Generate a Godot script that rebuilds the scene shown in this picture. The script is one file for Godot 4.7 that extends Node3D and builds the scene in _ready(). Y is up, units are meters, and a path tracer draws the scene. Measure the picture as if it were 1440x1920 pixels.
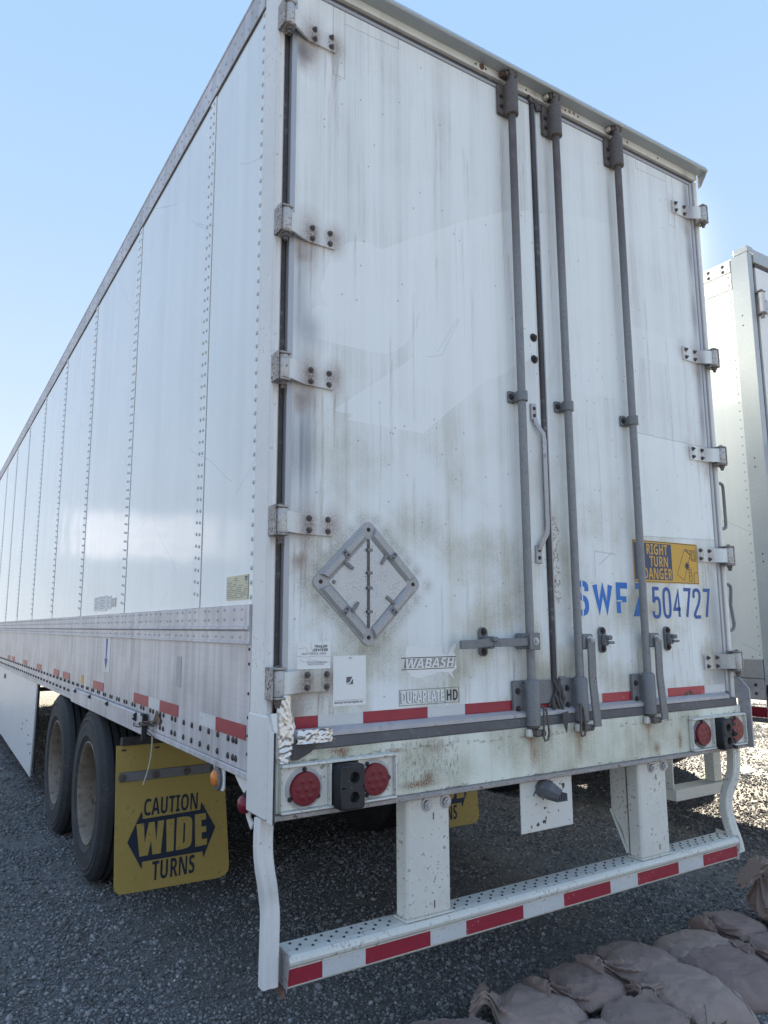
extends Node3D
# A parked box trailer seen from behind, its neighbour, a row of sandbags, a gravel yard.
# z = 0 is the plane of the trailer's rear frame, x = 0 its centre line, y = 0 the ground.

const HW := 1.295      # half the trailer's width
const TOP := 4.10      # height of the roof

# ------------------------------------------------------------------ mesh builder
class MB:
	var P := PackedVector3Array()
	var N := PackedVector3Array()
	var U := PackedVector2Array()
	var I := PackedInt32Array()

	func tri(a: Vector3, b: Vector3, c: Vector3, na: Vector3, nb: Vector3, nc: Vector3) -> void:
		var k := P.size()
		if (b - a).cross(c - a).dot(na + nb + nc) > 0.0:
			P.append(a); P.append(c); P.append(b)
			N.append(na); N.append(nc); N.append(nb)
		else:
			P.append(a); P.append(b); P.append(c)
			N.append(na); N.append(nb); N.append(nc)
		U.append(Vector2()); U.append(Vector2()); U.append(Vector2())
		I.append(k); I.append(k + 1); I.append(k + 2)

	func quad(a: Vector3, b: Vector3, c: Vector3, d: Vector3, n: Vector3) -> void:
		tri(a, b, c, n, n, n)
		tri(a, c, d, n, n, n)

	func quad4(a: Vector3, b: Vector3, c: Vector3, d: Vector3, na: Vector3, nb: Vector3, nc: Vector3, nd: Vector3) -> void:
		tri(a, b, c, na, nb, nc)
		tri(a, c, d, na, nc, nd)

	func quada(a: Vector3, b: Vector3, c: Vector3, d: Vector3, out: Vector3) -> void:
		var n := (c - a).cross(d - b).normalized()
		if n.dot(out) < 0.0:
			n = -n
		quad(a, b, c, d, n)

	# box from lo to hi with rounded-looking chamfers
	func box(lo: Vector3, hi: Vector3, bev := 0.0, xf := Transform3D()) -> void:
		var c := (lo + hi) * 0.5
		var h := (hi - lo) * 0.5
		var b: float = min(bev, min(h.x, min(h.y, h.z)) * 0.95)
		var nb := xf.basis
		for a in 3:
			var a1 := (a + 1) % 3
			var a2 := (a + 2) % 3
			for s in [-1.0, 1.0]:
				var n := Vector3(); n[a] = s
				var q := []
				for t in [[-1, -1], [1, -1], [1, 1], [-1, 1]]:
					var v := c
					v[a] += s * h[a]; v[a1] += t[0] * (h[a1] - b); v[a2] += t[1] * (h[a2] - b)
					q.append(xf * v)
				var wn := (nb * n).normalized()
				quad(q[0], q[1], q[2], q[3], wn)
				if b > 0.0:
					# edges between face (a,s) and face (a1,s1)
					for s1 in [-1.0, 1.0]:
						var n1 := Vector3(); n1[a1] = s1
						var wn1 := (nb * n1).normalized()
						var e := []
						for s2 in [-1.0, 1.0]:
							var v1 := c
							v1[a] += s * h[a]; v1[a1] += s1 * (h[a1] - b); v1[a2] += s2 * (h[a2] - b)
							var v2 := c
							v2[a] += s * (h[a] - b); v2[a1] += s1 * h[a1]; v2[a2] += s2 * (h[a2] - b)
							e.append([xf * v1, xf * v2])
						quad4(e[0][0], e[0][1], e[1][1], e[1][0], wn, wn1, wn1, wn)
		if b > 0.0:
			for sx in [-1.0, 1.0]:
				for sy in [-1.0, 1.0]:
					for sz in [-1.0, 1.0]:
						var s := Vector3(sx, sy, sz)
						var px := c + Vector3(sx * h.x, sy * (h.y - b), sz * (h.z - b))
						var py := c + Vector3(sx * (h.x - b), sy * h.y, sz * (h.z - b))
						var pz := c + Vector3(sx * (h.x - b), sy * (h.y - b), sz * h.z)
						tri(xf * px, xf * py, xf * pz, (nb * Vector3(sx, 0, 0)).normalized(), (nb * Vector3(0, sy, 0)).normalized(), (nb * Vector3(0, 0, sz)).normalized())

	# sweep a closed profile (list of Vector2) along a path; up gives the profile's second axis
	func sweep(path: Array, prof: Array, up: Vector3, smooth: bool, caps := true, scales := []) -> void:
		var n := path.size()
		var m := prof.size()
		var rings := []
		var nrm := []
		var center := Vector2()
		for q in prof:
			center += q
		center /= float(m)
		for k in n:
			var t: Vector3 = (path[min(k + 1, n - 1)] - path[max(k - 1, 0)]).normalized()
			var r := t.cross(up)
			if r.length() < 0.05:
				r = t.cross(Vector3(0.9, 0.13, 0.4))
			r = r.normalized()
			var w := r.cross(t).normalized()
			var sc: float = scales[k] if scales.size() else 1.0
			var ring := []
			var rn := []
			for j in m:
				var q: Vector2 = prof[j] * sc
				ring.append(path[k] + r * q.x + w * q.y)
				var d: Vector2 = prof[j] - center
				rn.append((r * d.x + w * d.y).normalized())
			rings.append(ring); nrm.append(rn)
		for k in n - 1:
			for j in m:
				var j2 := (j + 1) % m
				if smooth:
					quad4(rings[k][j], rings[k][j2], rings[k + 1][j2], rings[k + 1][j], nrm[k][j], nrm[k][j2], nrm[k + 1][j2], nrm[k + 1][j])
				else:
					quada(rings[k][j], rings[k][j2], rings[k + 1][j2], rings[k + 1][j], nrm[k][j] + nrm[k][j2])
		if caps:
			for k in [0, n - 1]:
				var t2: Vector3 = (path[1] - path[0]).normalized() * -1.0 if k == 0 else (path[n - 1] - path[n - 2]).normalized()
				for j in range(1, m - 1):
					tri(rings[k][0], rings[k][j], rings[k][j + 1], t2, t2, t2)

	func tube(path: Array, r: float, sides := 10, scales := []) -> void:
		var prof := []
		for j in sides:
			prof.append(Vector2.from_angle(TAU * j / sides) * r)
		var d: Vector3 = (path[path.size() - 1] - path[0]).normalized()
		sweep(path, prof, Vector3(0, 0, 1) if absf(d.z) < 0.8 else Vector3(0, 1, 0), true, true, scales)

	# lathe: profile of Vector2(radius, height along axis); bs maps local y to the axis
	func lathe(prof: Array, at: Vector3, bs: Basis, segs := 24) -> void:
		var n := prof.size()
		var sn := []
		for k in n - 1:
			var d: Vector2 = prof[k + 1] - prof[k]
			sn.append(Vector2(d.y, -d.x).normalized())
		for k in n - 1:
			var n0: Vector2 = sn[k]
			var n1: Vector2 = sn[k]
			if k > 0 and sn[k - 1].dot(sn[k]) > 0.6:
				n0 = (sn[k - 1] + sn[k]).normalized()
			if k < n - 2 and sn[k + 1].dot(sn[k]) > 0.6:
				n1 = (sn[k + 1] + sn[k]).normalized()
			for j in segs:
				var a := TAU * j / segs
				var b := TAU * (j + 1) / segs
				var ca := Vector2(cos(a), sin(a))
				var cb := Vector2(cos(b), sin(b))
				var p0: Vector2 = prof[k]
				var p1: Vector2 = prof[k + 1]
				var A := at + bs * Vector3(ca.x * p0.x, p0.y, ca.y * p0.x)
				var B := at + bs * Vector3(cb.x * p0.x, p0.y, cb.y * p0.x)
				var C := at + bs * Vector3(cb.x * p1.x, p1.y, cb.y * p1.x)
				var D := at + bs * Vector3(ca.x * p1.x, p1.y, ca.y * p1.x)
				var na := bs * Vector3(ca.x * n0.x, n0.y, ca.y * n0.x)
				var nb := bs * Vector3(cb.x * n0.x, n0.y, cb.y * n0.x)
				var nc := bs * Vector3(cb.x * n1.x, n1.y, cb.y * n1.x)
				var nd := bs * Vector3(ca.x * n1.x, n1.y, ca.y * n1.x)
				if p0.x < 1e-5:
					tri(A, C, D, na, nc, nd)
				elif p1.x < 1e-5:
					tri(A, B, C, na, nb, nc)
				else:
					quad4(A, B, C, D, na, nb, nc, nd)

	# extruded outline: poly in the local xy plane between z0 and z1
	func prism(poly: Array, z0: float, z1: float, xf := Transform3D(), back := true) -> void:
		var pk := PackedVector2Array(poly)
		var t := Geometry2D.triangulate_polygon(pk)
		var nz := (xf.basis * Vector3(0, 0, 1)).normalized()
		for k in range(0, t.size(), 3):
			var a := pk[t[k]]; var b := pk[t[k + 1]]; var c := pk[t[k + 2]]
			tri(xf * Vector3(a.x, a.y, z1), xf * Vector3(b.x, b.y, z1), xf * Vector3(c.x, c.y, z1), nz, nz, nz)
			if back:
				tri(xf * Vector3(a.x, a.y, z0), xf * Vector3(b.x, b.y, z0), xf * Vector3(c.x, c.y, z0), -nz, -nz, -nz)
		if z1 - z0 < 1e-6:
			return
		var area := 0.0
		for k in pk.size():
			area += pk[k].cross(pk[(k + 1) % pk.size()])
		for k in pk.size():
			var a := pk[k]; var b := pk[(k + 1) % pk.size()]
			var e := (b - a)
			var o := Vector3(e.y, -e.x, 0) * signf(area)
			var n := (xf.basis * o).normalized()
			quad(xf * Vector3(a.x, a.y, z0), xf * Vector3(b.x, b.y, z0), xf * Vector3(b.x, b.y, z1), xf * Vector3(a.x, a.y, z1), n)

	func dome(at: Vector3, n: Vector3, r: float, h: float, sides := 8) -> void:
		var bs := MB.facing(n)
		lathe([Vector2(r, 0), Vector2(r * 0.8, h * 0.65), Vector2(0, h)], at, bs, sides)

	func bolt(at: Vector3, n: Vector3, r: float, h: float, spin := 0.3) -> void:
		var bs := MB.facing(n) * Basis(Vector3.UP, spin)
		lathe([Vector2(r * 1.55, 0), Vector2(r * 1.5, h * 0.25), Vector2(r * 1.02, h * 0.3)], at, bs, 12)
		var pr := []
		for k in 6:
			pr.append(Vector2.from_angle(TAU * k / 6.0) * r)
		sweep([at, at + n * h], pr, bs.x, false)
		lathe([Vector2(r * 0.55, h), Vector2(r * 0.5, h * 1.5), Vector2(0, h * 1.55)], at, bs, 8)

	static func facing(n: Vector3) -> Basis:
		var x := n.cross(Vector3(0.31, 0.2, 0.93) if absf(n.z) < 0.8 else Vector3(0, 1, 0.1)).normalized()
		return Basis(x, n, x.cross(n))

	func planar(org: Vector3, du: Vector3, dv: Vector3) -> MB:
		for k in P.size():
			U[k] = Vector2((P[k] - org).dot(du), (P[k] - org).dot(dv))
		return self

var M := {}          # materials
var taken := {}

func numbered(called: String, parent: Node) -> String:
	var key := str(parent.get_instance_id()) + called
	var n: int = taken.get(key, 0)
	taken[key] = n + 1
	return called if n == 0 else "%s_%03d" % [called, n]

# surfaces: [MB, material, MB, material ...] become one named MeshInstance3D
func put(called: String, parent: Node, surfaces: Array, label := "") -> MeshInstance3D:
	var am := ArrayMesh.new()
	for k in range(0, surfaces.size(), 2):
		var b: MB = surfaces[k]
		if b.P.size() == 0:
			continue
		var a := []
		a.resize(Mesh.ARRAY_MAX)
		a[Mesh.ARRAY_VERTEX] = b.P
		a[Mesh.ARRAY_NORMAL] = b.N
		a[Mesh.ARRAY_TEX_UV] = b.U
		a[Mesh.ARRAY_INDEX] = b.I
		am.add_surface_from_arrays(Mesh.PRIMITIVE_TRIANGLES, a)
		am.surface_set_material(am.get_surface_count() - 1, surfaces[k + 1])
	var o := MeshInstance3D.new()
	o.mesh = am
	o.name = numbered(called, parent)
	parent.add_child(o, true)
	if label:
		o.set_meta("label", label)
	return o

func thing(called: String, label: String, category: String, at := Vector3.ZERO, group := "") -> Node3D:
	var o := Node3D.new()
	o.name = numbered(called, self)
	add_child(o, true)
	o.position = at
	o.set_meta("label", label)
	o.set_meta("category", category)
	if group:
		o.set_meta("group", group)
	return o

func V(x: float, y: float, z: float) -> Vector3:
	return Vector3(x, y, z)

func mat(r: float, g: float, b: float, rough: float, metal := 0.0) -> StandardMaterial3D:
	var m := StandardMaterial3D.new()
	m.albedo_color = Color(r, g, b).linear_to_srgb()
	m.roughness = rough
	m.metallic = metal
	return m

func nimg(w: int, h: int, freq: float, sd: int, oct := 3, kind := FastNoiseLite.TYPE_SIMPLEX_SMOOTH) -> Image:
	var n := FastNoiseLite.new()
	n.noise_type = kind
	n.frequency = freq
	n.seed = sd
	n.fractal_octaves = oct
	var im := n.get_image(w, h)
	im.convert(Image.FORMAT_L8)
	return im

func nseam(s: int, freq: float, sd: int, oct := 3, kind := FastNoiseLite.TYPE_SIMPLEX_SMOOTH) -> Image:
	var n := FastNoiseLite.new()
	n.noise_type = kind
	n.frequency = freq
	n.seed = sd
	n.fractal_octaves = oct
	var im := n.get_seamless_image(s, s, false, false, 0.15)
	im.convert(Image.FORMAT_L8)
	return im

# a tiling colour texture: two colours mixed by noise, flecks of a third
func mottled(s: int, a: Color, b: Color, fleck: Color, amount: float, f1: float, f2: float, sd: int, f3 := 0.09) -> ImageTexture:
	var d1 := nseam(s, f1, sd, 4).get_data()
	var d2 := nseam(s, f2, sd + 1, 2).get_data()
	var d3 := nseam(s, f3, sd + 2, 3).get_data()
	var out := PackedByteArray()
	out.resize(s * s * 3)
	for k in s * s:
		var t := clampf(0.65 * d1[k] / 255.0 + 0.35 * d2[k] / 255.0, 0, 1)
		var c := a.lerp(b, t)
		var f := smoothstep(1.0 - amount, 1.0 - amount * 0.72, d3[k] / 255.0 * 0.75 + d1[k] / 255.0 * 0.25)
		c = c.lerp(fleck, f)
		out[k * 3] = int(c.r * 255.0); out[k * 3 + 1] = int(c.g * 255.0); out[k * 3 + 2] = int(c.b * 255.0)
	return ImageTexture.create_from_image(Image.create_from_data(s, s, false, Image.FORMAT_RGB8, out))

func lin(r: float, g: float, b: float) -> Color:
	return Color(r, g, b).linear_to_srgb()

func textured(tex: Texture2D, scale: float, rough: float, metal := 0.0) -> StandardMaterial3D:
	var m := StandardMaterial3D.new()
	m.albedo_texture = tex
	m.uv1_triplanar = true
	m.uv1_world_triplanar = true
	m.uv1_scale = Vector3.ONE * scale
	m.roughness = rough
	m.metallic = metal
	return m

# ------------------------------------------------------------------ the stained paint of the rear
const RW := 1024
const RH := 1280
const RX0 := -1.31
const RX1 := 1.31
const RY0 := 0.88
const RY1 := 4.15

func px(x: float) -> float:
	return (x - RX0) / (RX1 - RX0) * RW

func py(y: float) -> float:
	return (RY1 - y) / (RY1 - RY0) * RH

func fill(mask: PackedByteArray, poly: Array, value: int) -> PackedByteArray:
	var ymin := 1e9
	var ymax := -1e9
	for p in poly:
		ymin = min(ymin, py(p.y)); ymax = max(ymax, py(p.y))
	for y in range(maxi(0, int(ymin)), mini(RH - 1, int(ymax) + 1)):
		var xs := []
		for k in poly.size():
			var a: Vector2 = poly[k]
			var b: Vector2 = poly[(k + 1) % poly.size()]
			var ay := py(a.y); var by := py(b.y)
			if (ay <= y) != (by <= y):
				xs.append(lerpf(px(a.x), px(b.x), (y - ay) / (by - ay)))
		xs.sort()
		for k in range(0, xs.size() - 1, 2):
			for x in range(maxi(0, int(xs[k])), mini(RW, int(xs[k + 1]) + 1)):
				mask[y * RW + x] = value
	return mask

func smudge(im: Image, x: float, y: float, rx: float, ry: float, c: Color, strength: float, nz: Image, power := 1.0) -> void:
	var x0 := maxi(0, int(px(x - rx * 2))); var x1 := mini(RW - 1, int(px(x + rx * 2)))
	var y0 := maxi(0, int(py(y + ry * 2))); var y1 := mini(RH - 1, int(py(y - ry * 2)))
	var cx := px(x); var cy := py(y)
	var sx := px(x + rx) - cx; var sy := cy - py(y + ry)
	for j in range(y0, y1 + 1):
		for i in range(x0, x1 + 1):
			var d := Vector2((i - cx) / sx, (j - cy) / sy).length_squared()
			var n := nz.get_pixel((i * 2) % nz.get_width(), (j * 2) % nz.get_height()).r
			var t := exp(-d * 1.3) * strength * clampf((n - 0.28) * 2.2, 0.0, 1.4) if power > 0 else exp(-d * 1.3) * strength
			if t > 0.01:
				im.set_pixel(i, j, im.get_pixel(i, j).lerp(c, clampf(t, 0, 0.97)))

# a run of dirt below (x, y): narrow, fading downwards
func run(im: Image, x: float, y: float, w: float, length: float, c: Color, strength: float, rng: RandomNumberGenerator) -> void:
	var cx := px(x)
	var y0 := int(py(y)); var y1 := mini(RH - 1, int(py(y - length)))
	var half := w / (RX1 - RX0) * RW
	var wob := rng.randf() * 6.0
	for j in range(maxi(y0, 0), y1):
		var t := float(j - y0) / maxf(1.0, y1 - y0)
		var ww := half * (1.0 - 0.4 * t)
		var c0 := cx + sin(j * 0.02 + wob) * 0.6
		for i in range(maxi(0, int(c0 - ww - 1)), mini(RW - 1, int(c0 + ww + 2))):
			var e := clampf(1.0 - absf(i - c0) / (ww + 0.5), 0, 1)
			var a := strength * e * (1.0 - t) * smoothstep(0.0, 0.15, t + 0.01) * (0.7 + 0.3 * sin(j * 0.13 + i))
			im.set_pixel(i, j, im.get_pixel(i, j).lerp(c, clampf(a, 0, 0.95)))

func line(im: Image, a: Vector2, b: Vector2, c: Color, al: float) -> void:
	var p := Vector2(px(a.x), py(a.y)); var q := Vector2(px(b.x), py(b.y))
	var n := int(p.distance_to(q)) + 1
	for k in n + 1:
		var s := p.lerp(q, float(k) / n)
		if s.x >= 0 and s.y >= 0 and s.x < RW and s.y < RH:
			im.set_pixel(int(s.x), int(s.y), im.get_pixel(int(s.x), int(s.y)).lerp(c, al))

func rear_texture() -> ImageTexture:
	var rng := RandomNumberGenerator.new()
	rng.seed = 77
	var s1 := nimg(RW, 24, 0.022, 3, 4); s1.resize(RW, RH, Image.INTERPOLATE_CUBIC)
	var s2 := nimg(RW, 20, 0.16, 9, 3); s2.resize(RW, RH, Image.INTERPOLATE_CUBIC)
	var s3 := nimg(RW, 90, 0.33, 19, 2); s3.resize(RW, RH, Image.INTERPOLATE_BILINEAR)
	var bl := nimg(RW, RH, 0.006, 5, 4)
	var fi := nimg(RW, RH, 0.35, 6, 3)
	var a1 := s1.get_data(); var a2 := s2.get_data(); var a3 := s3.get_data(); var ab := bl.get_data(); var af := fi.get_data()
	var mask := PackedByteArray(); mask.resize(RW * RH)
	var ghost := []
	for p in [[-1.175, 2.572], [-1.136, 2.681], [-1.122, 2.688], [-1.115, 2.701], [-1.057, 2.705], [-1.091, 2.729], [-1.104, 2.766], [-1.098, 2.801], [-1.077, 2.854], [-1.06, 2.907], [-1.03, 2.95], [-0.993, 2.983], [-0.948, 3.004], [-0.902, 3.009], [-0.839, 3.002], [-0.807, 3.018], [-0.716, 3.074], [-0.586, 3.151], [-0.45, 3.232], [-0.305, 3.309], [-0.174, 3.376], [-0.02, 3.43], [-0.02, 2.72], [-0.163, 2.65], [-0.194, 2.621], [-0.268, 2.573], [-0.301, 2.574], [-0.648, 2.281], [-0.987, 2.284], [-0.955, 2.31], [-1.047, 2.31], [-0.746, 2.537], [-0.685, 2.588], [-0.693, 2.611], [-0.688, 2.655], [-0.64, 2.8], [-0.661, 2.787], [-0.7, 2.681], [-0.729, 2.632], [-0.786, 2.589], [-0.833, 2.574], [-0.91, 2.57]]:
		ghost.append(Vector2(p[0], p[1]))
	mask = fill(mask, ghost, 190)
	var ghost2 := [Vector2(0.04, 3.44), Vector2(0.35, 3.52), Vector2(0.62, 3.53), Vector2(0.66, 3.02), Vector2(1.08, 3.02), Vector2(1.075, 2.88), Vector2(0.70, 2.86), Vector2(0.66, 2.62), Vector2(0.20, 2.60), Vector2(0.118, 2.575), Vector2(0.07, 2.573), Vector2(0.114, 2.731), Vector2(0.04, 2.62)]
	mask = fill(mask, ghost2, 110)
	mask = fill(mask, [Vector2(0.60, 2.467), Vector2(1.222, 2.457), Vector2(1.222, 1.962), Vector2(0.60, 1.949)], 235)
	var out := PackedByteArray(); out.resize(RW * RH * 3)
	for j in RH:
		var yy := RY1 - (j + 0.5) / RH * (RY1 - RY0)
		var low := smoothstep(2.7, 1.35, yy)
		var vlow := smoothstep(1.16, 1.10, yy)
		for i in RW:
			var k := j * RW + i
			var n1 := a1[k] / 255.0
			var n2 := a2[k] / 255.0
			var n3 := a3[k] / 255.0
			var nb := ab[k] / 255.0
			var nf := af[k] / 255.0
			var clean := mask[k] / 255.0
			var dirt := clampf((n1 - 0.35) * 0.8, 0, 1) * 0.20 + clampf((n2 - 0.45) * 1.3, 0, 1) * 0.10 * (0.3 + nb) + clampf(n3 - 0.55, 0, 1) * 0.17 * clampf(nb * 1.6 - 0.4, 0, 1)
			dirt += low * clampf((nb - 0.30) * 1.2, 0, 1) * 0.26
			dirt *= (1.0 - clean * 0.75) * (0.55 + 1.0 * nb)
			var alg := low * clampf((n1 * 0.5 + nb * 0.7 - 0.48) * 2.4, 0, 1) * (1.0 - clean) * (1.0 - 0.6 * vlow)
			var sp := smoothstep(0.68, 0.82, nf) * (0.10 + 0.42 * low) * clampf(nb * 2.0 - 0.35, 0, 1) * (1.0 - clean * 0.85)
			var v := 0.925 + 0.022 * (nf - 0.5) + clean * 0.02
			var r := v * 0.985 * (1.0 - dirt * 0.57) * (1.0 - alg * 0.012)
			var g := v * 1.0 * (1.0 - dirt * 0.605) * (1.0 - alg * 0.022)
			var b := v * 1.0 * (1.0 - dirt * 0.66) * (1.0 - alg * 0.075)
			if vlow > 0.0:
				r *= 1.0 - 0.02 * vlow; g *= 1.0 - 0.02 * vlow; b *= 1.0 - 0.07 * vlow
			r = lerpf(r, 0.40, sp); g = lerpf(g, 0.38, sp); b = lerpf(b, 0.365, sp)
			out[k * 3] = int(clampf(r, 0, 1) * 255); out[k * 3 + 1] = int(clampf(g, 0, 1) * 255); out[k * 3 + 2] = int(clampf(b, 0, 1) * 255)
	var im := Image.create_from_data(RW, RH, false, Image.FORMAT_RGB8, out)
	var grey := Color(0.38, 0.38, 0.40)
	var brown := Color(0.42, 0.31, 0.26)
	var rust := Color(0.36, 0.20, 0.13)
	var blue := Color(0.53, 0.55, 0.58)
	# ghost edges
	for k in ghost.size():
		line(im, ghost[k], ghost[(k + 1) % ghost.size()], Color(0.99, 0.99, 1.0), 0.32)
	for seg in [[-0.45, 2.80, -0.55, 2.62], [-0.46, 2.80, -0.57, 2.63], [-0.55, 2.62, -0.62, 2.60]]:
		line(im, Vector2(seg[0], seg[1]), Vector2(seg[2], seg[3]), Color(0.62, 0.66, 0.68), 0.35)
	# pale drip lines inside the ghost
	for k in 60:
		var x := rng.randf_range(-1.0, -0.22)
		run(im, x, rng.randf_range(2.72, 3.05) + (x + 1.0) * 0.25, 0.0025, rng.randf_range(0.2, 0.6), Color(0.98, 0.99, 1.0), 0.45, rng)
	for p in [[-1.06, 3.99, -1.06, 3.68], [-1.007, 3.99, -1.007, 3.68], [-1.06, 3.68, -1.007, 3.68], [-1.007, 3.928, -0.749, 3.936], [-0.749, 3.936, -0.749, 3.985], [0.764, 3.985, 0.764, 3.928], [0.764, 3.928, 1.018, 3.938], [1.018, 3.985, 1.018, 3.68], [1.068, 3.985, 1.068, 3.68], [1.018, 3.68, 1.068, 3.68], [0.60, 2.463, 1.222, 2.457], [1.222, 1.962, 0.6, 1.949], [0.30, 1.86, 0.45, 1.85], [0.30, 1.86, 0.30, 1.74], [0.42, 1.86, 0.33, 1.80]]:
		line(im, Vector2(p[0], p[1]), Vector2(p[2], p[3]), Color(0.50, 0.51, 0.52), 0.55)
	# smudges by the hinges
	for y in [3.80, 2.975, 2.425, 1.88, 1.345]:
		for s in [-1.0, 1.0]:
			var st := 1.0 if s < 0 else 0.45
			smudge(im, s * 1.155, y - 0.01, 0.05, 0.09, brown, 0.22 * st, bl, 0.0)
			smudge(im, s * 1.155, y - 0.01, 0.05, 0.095, brown, 0.5 * st, fi)
			smudge(im, s * 1.146, y, 0.02, 0.03, Color(0.22, 0.17, 0.15), 0.7 * st, fi)
			smudge(im, s * 1.072, y, 0.02, 0.035, Color(0.22, 0.17, 0.15), 0.6 * st, fi)
			smudge(im, s * 1.262, y - 0.04, 0.016, 0.035, Color(0.30, 0.23, 0.20), 0.9 * st, fi)
			smudge(im, s * 1.262, y + 0.042, 0.016, 0.015, Color(0.30, 0.23, 0.20), 0.8 * st, fi)
			run(im, s * 1.28, y - 0.05, 0.012, 0.25, brown, 0.35 * st, rng)
			smudge(im, s * 1.05, y + 0.005, 0.035, 0.06, brown, 0.17 * st, bl, 0.0)
			smudge(im, s * 1.045, y + 0.005, 0.04, 0.06, brown, 0.5 * st, fi)
			smudge(im, s * 1.18, y - 0.10, 0.04, 0.06, brown, 0.55 * st, bl)
			for q in 5:
				run(im, s * rng.randf_range(1.04, 1.2), y - 0.03, rng.randf_range(0.003, 0.009), rng.randf_range(0.15, 0.5), brown, 0.34 * st, rng)
	smudge(im, -1.18, 2.15, 0.050, 0.18, blue, 0.35, bl, 0.0)
	smudge(im, -1.18, 2.15, 0.055, 0.20, blue, 0.8, s1)
	smudge(im, -1.19, 2.72, 0.04, 0.22, Color(0.6, 0.62, 0.65), 0.5, bl, 0.0)
	smudge(im, -1.15, 2.60, 0.05, 0.07, blue, 0.45, bl, 0.0)
	smudge(im, -1.20, 3.72, 0.03, 0.05, grey, 0.6, bl, 0.0)
	for y in [3.9, 3.55, 3.2, 2.85, 2.6]:
		smudge(im, 1.185, y, 0.028, 0.16, Color(0.42, 0.41, 0.43), 0.55, bl, 0.0)
	smudge(im, 1.17, 1.55, 0.06, 0.25, blue, 0.6, bl, 0.0)
	smudge(im, 1.17, 1.27, 0.09, 0.06, blue, 0.55, bl, 0.0)
	# dirt round the placard holder
	for k in 26:
		var a := TAU * k / 26.0
		var d := 0.262 / (absf(cos(a)) + absf(sin(a)))
		smudge(im, -0.90 + cos(a) * d, 1.68 + sin(a) * d, 0.028, 0.028, Color(0.40, 0.38, 0.34), 0.5, fi)
	# run marks over the whole door, more low down
	for k in 90:
		var x := rng.randf_range(-1.2, 1.18)
		run(im, x, rng.randf_range(1.5, 3.9), rng.randf_range(0.003, 0.012), rng.randf_range(0.25, 0.9), Color(0.52, 0.49, 0.44), rng.randf_range(0.12, 0.34), rng)
	for k in 70:
		var x := rng.randf_range(-0.62, 1.15)
		run(im, x, rng.randf_range(1.24, 1.5), rng.randf_range(0.002, 0.007), rng.randf_range(0.08, 0.3), Color(0.42, 0.40, 0.36), rng.randf_range(0.15, 0.45), rng)
	for x in [-0.15, 0.13, 0.57]:
		run(im, x - 0.035, 3.86, 0.02, 1.3, Color(0.58, 0.54, 0.5), 0.45, rng)
		run(im, x, 1.10, 0.025, 0.16, rust, 0.55, rng)
		smudge(im, x, 1.09, 0.05, 0.03, rust, 0.7, fi)
	# rust spots
	for k in 90:
		smudge(im, 0.045 + rng.randf_range(-0.008, 0.03), rng.randf_range(1.62, 2.0), 0.003, 0.004, Color(0.50, 0.33, 0.25), 0.75, fi, 0.0)
	smudge(im, 0.045, 1.72, 0.010, 0.02, rust, 0.4, fi)
	for p in [[-0.70, 0.966, 0.075, 0.014, 1.0], [-0.66, 0.985, 0.025, 0.02, 0.9], [-1.03, 1.112, 0.04, 0.010, 0.9], [-1.01, 1.10, 0.02, 0.02, 0.7], [0.625, 0.972, 0.022, 0.024, 0.8], [0.792, 0.99, 0.015, 0.04, 0.9], [-0.815, 1.0, 0.008, 0.08, 0.8], [-1.07, 0.96, 0.02, 0.03, 0.6], [-0.80, 1.09, 0.03, 0.008, 0.8], [-1.27, 1.265, 0.03, 0.012, 0.9], [-0.04, 1.09, 0.012, 0.05, 0.5], [0.12, 1.02, 0.02, 0.06, 0.35], [-0.13, 1.02, 0.02, 0.05, 0.6], [-0.62, 1.09, 0.05, 0.03, 0.35]]:
		smudge(im, p[0], p[1], p[2], p[3], rust, p[4] * 1.2, fi)
	# scraped patch of sill, chips
	for k in 260:
		var x := rng.randf_range(-0.82, -0.52); var y := rng.randf_range(0.99, 1.12)
		run(im, x, y, 0.0016, rng.randf_range(0.01, 0.03), Color(0.36, 0.36, 0.36), 0.7, rng)
	for k in 220:
		smudge(im, rng.randf_range(-1.25, 1.25), rng.randf_range(0.925, 0.945) if k % 2 else rng.randf_range(1.085, 1.10), rng.randf_range(0.004, 0.014), 0.003, Color(0.30, 0.24, 0.20), 0.8, fi)
	for k in 160:
		smudge(im, rng.randf_range(-1.2, 1.2), rng.randf_range(1.0, 3.9), 0.003, 0.003, Color(0.35, 0.34, 0.33), 0.7, fi, 0.0)
	for x in [-0.62, -0.55, -0.48, -0.44, -0.31, 0.40, 0.47, 0.69, 0.85]:
		run(im, x, 1.52, 0.012, 0.33, Color(0.93, 0.95, 0.97), 0.6, rng)
	# red-brown stains along the header by the cams
	for x in [-0.18, -0.10, 0.03, 0.10, 0.15, 0.20, 0.55]:
		smudge(im, x, 4.055, 0.03, 0.016, brown, 0.8, fi)
	for p in [[-0.29, 4.06], [0.27, 4.055], [0.30, 4.058]]:
		smudge(im, p[0], p[1], 0.008, 0.008, rust, 0.9, fi, 0.0)
	return ImageTexture.create_from_image(im)

func rear_mat(rough := 0.42) -> StandardMaterial3D:
	var m := StandardMaterial3D.new()
	m.albedo_texture = M.rear_tex
	m.roughness = rough
	m.metallic_specular = 0.4
	m.texture_repeat = true
	return m

func rear_uv(b: MB) -> MB:
	for k in b.P.size():
		var p := b.P[k]
		b.U[k] = Vector2((p.x + p.z * 0.21 - RX0) / (RX1 - RX0), (RY1 - p.y) / (RY1 - RY0))
	return b

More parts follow.
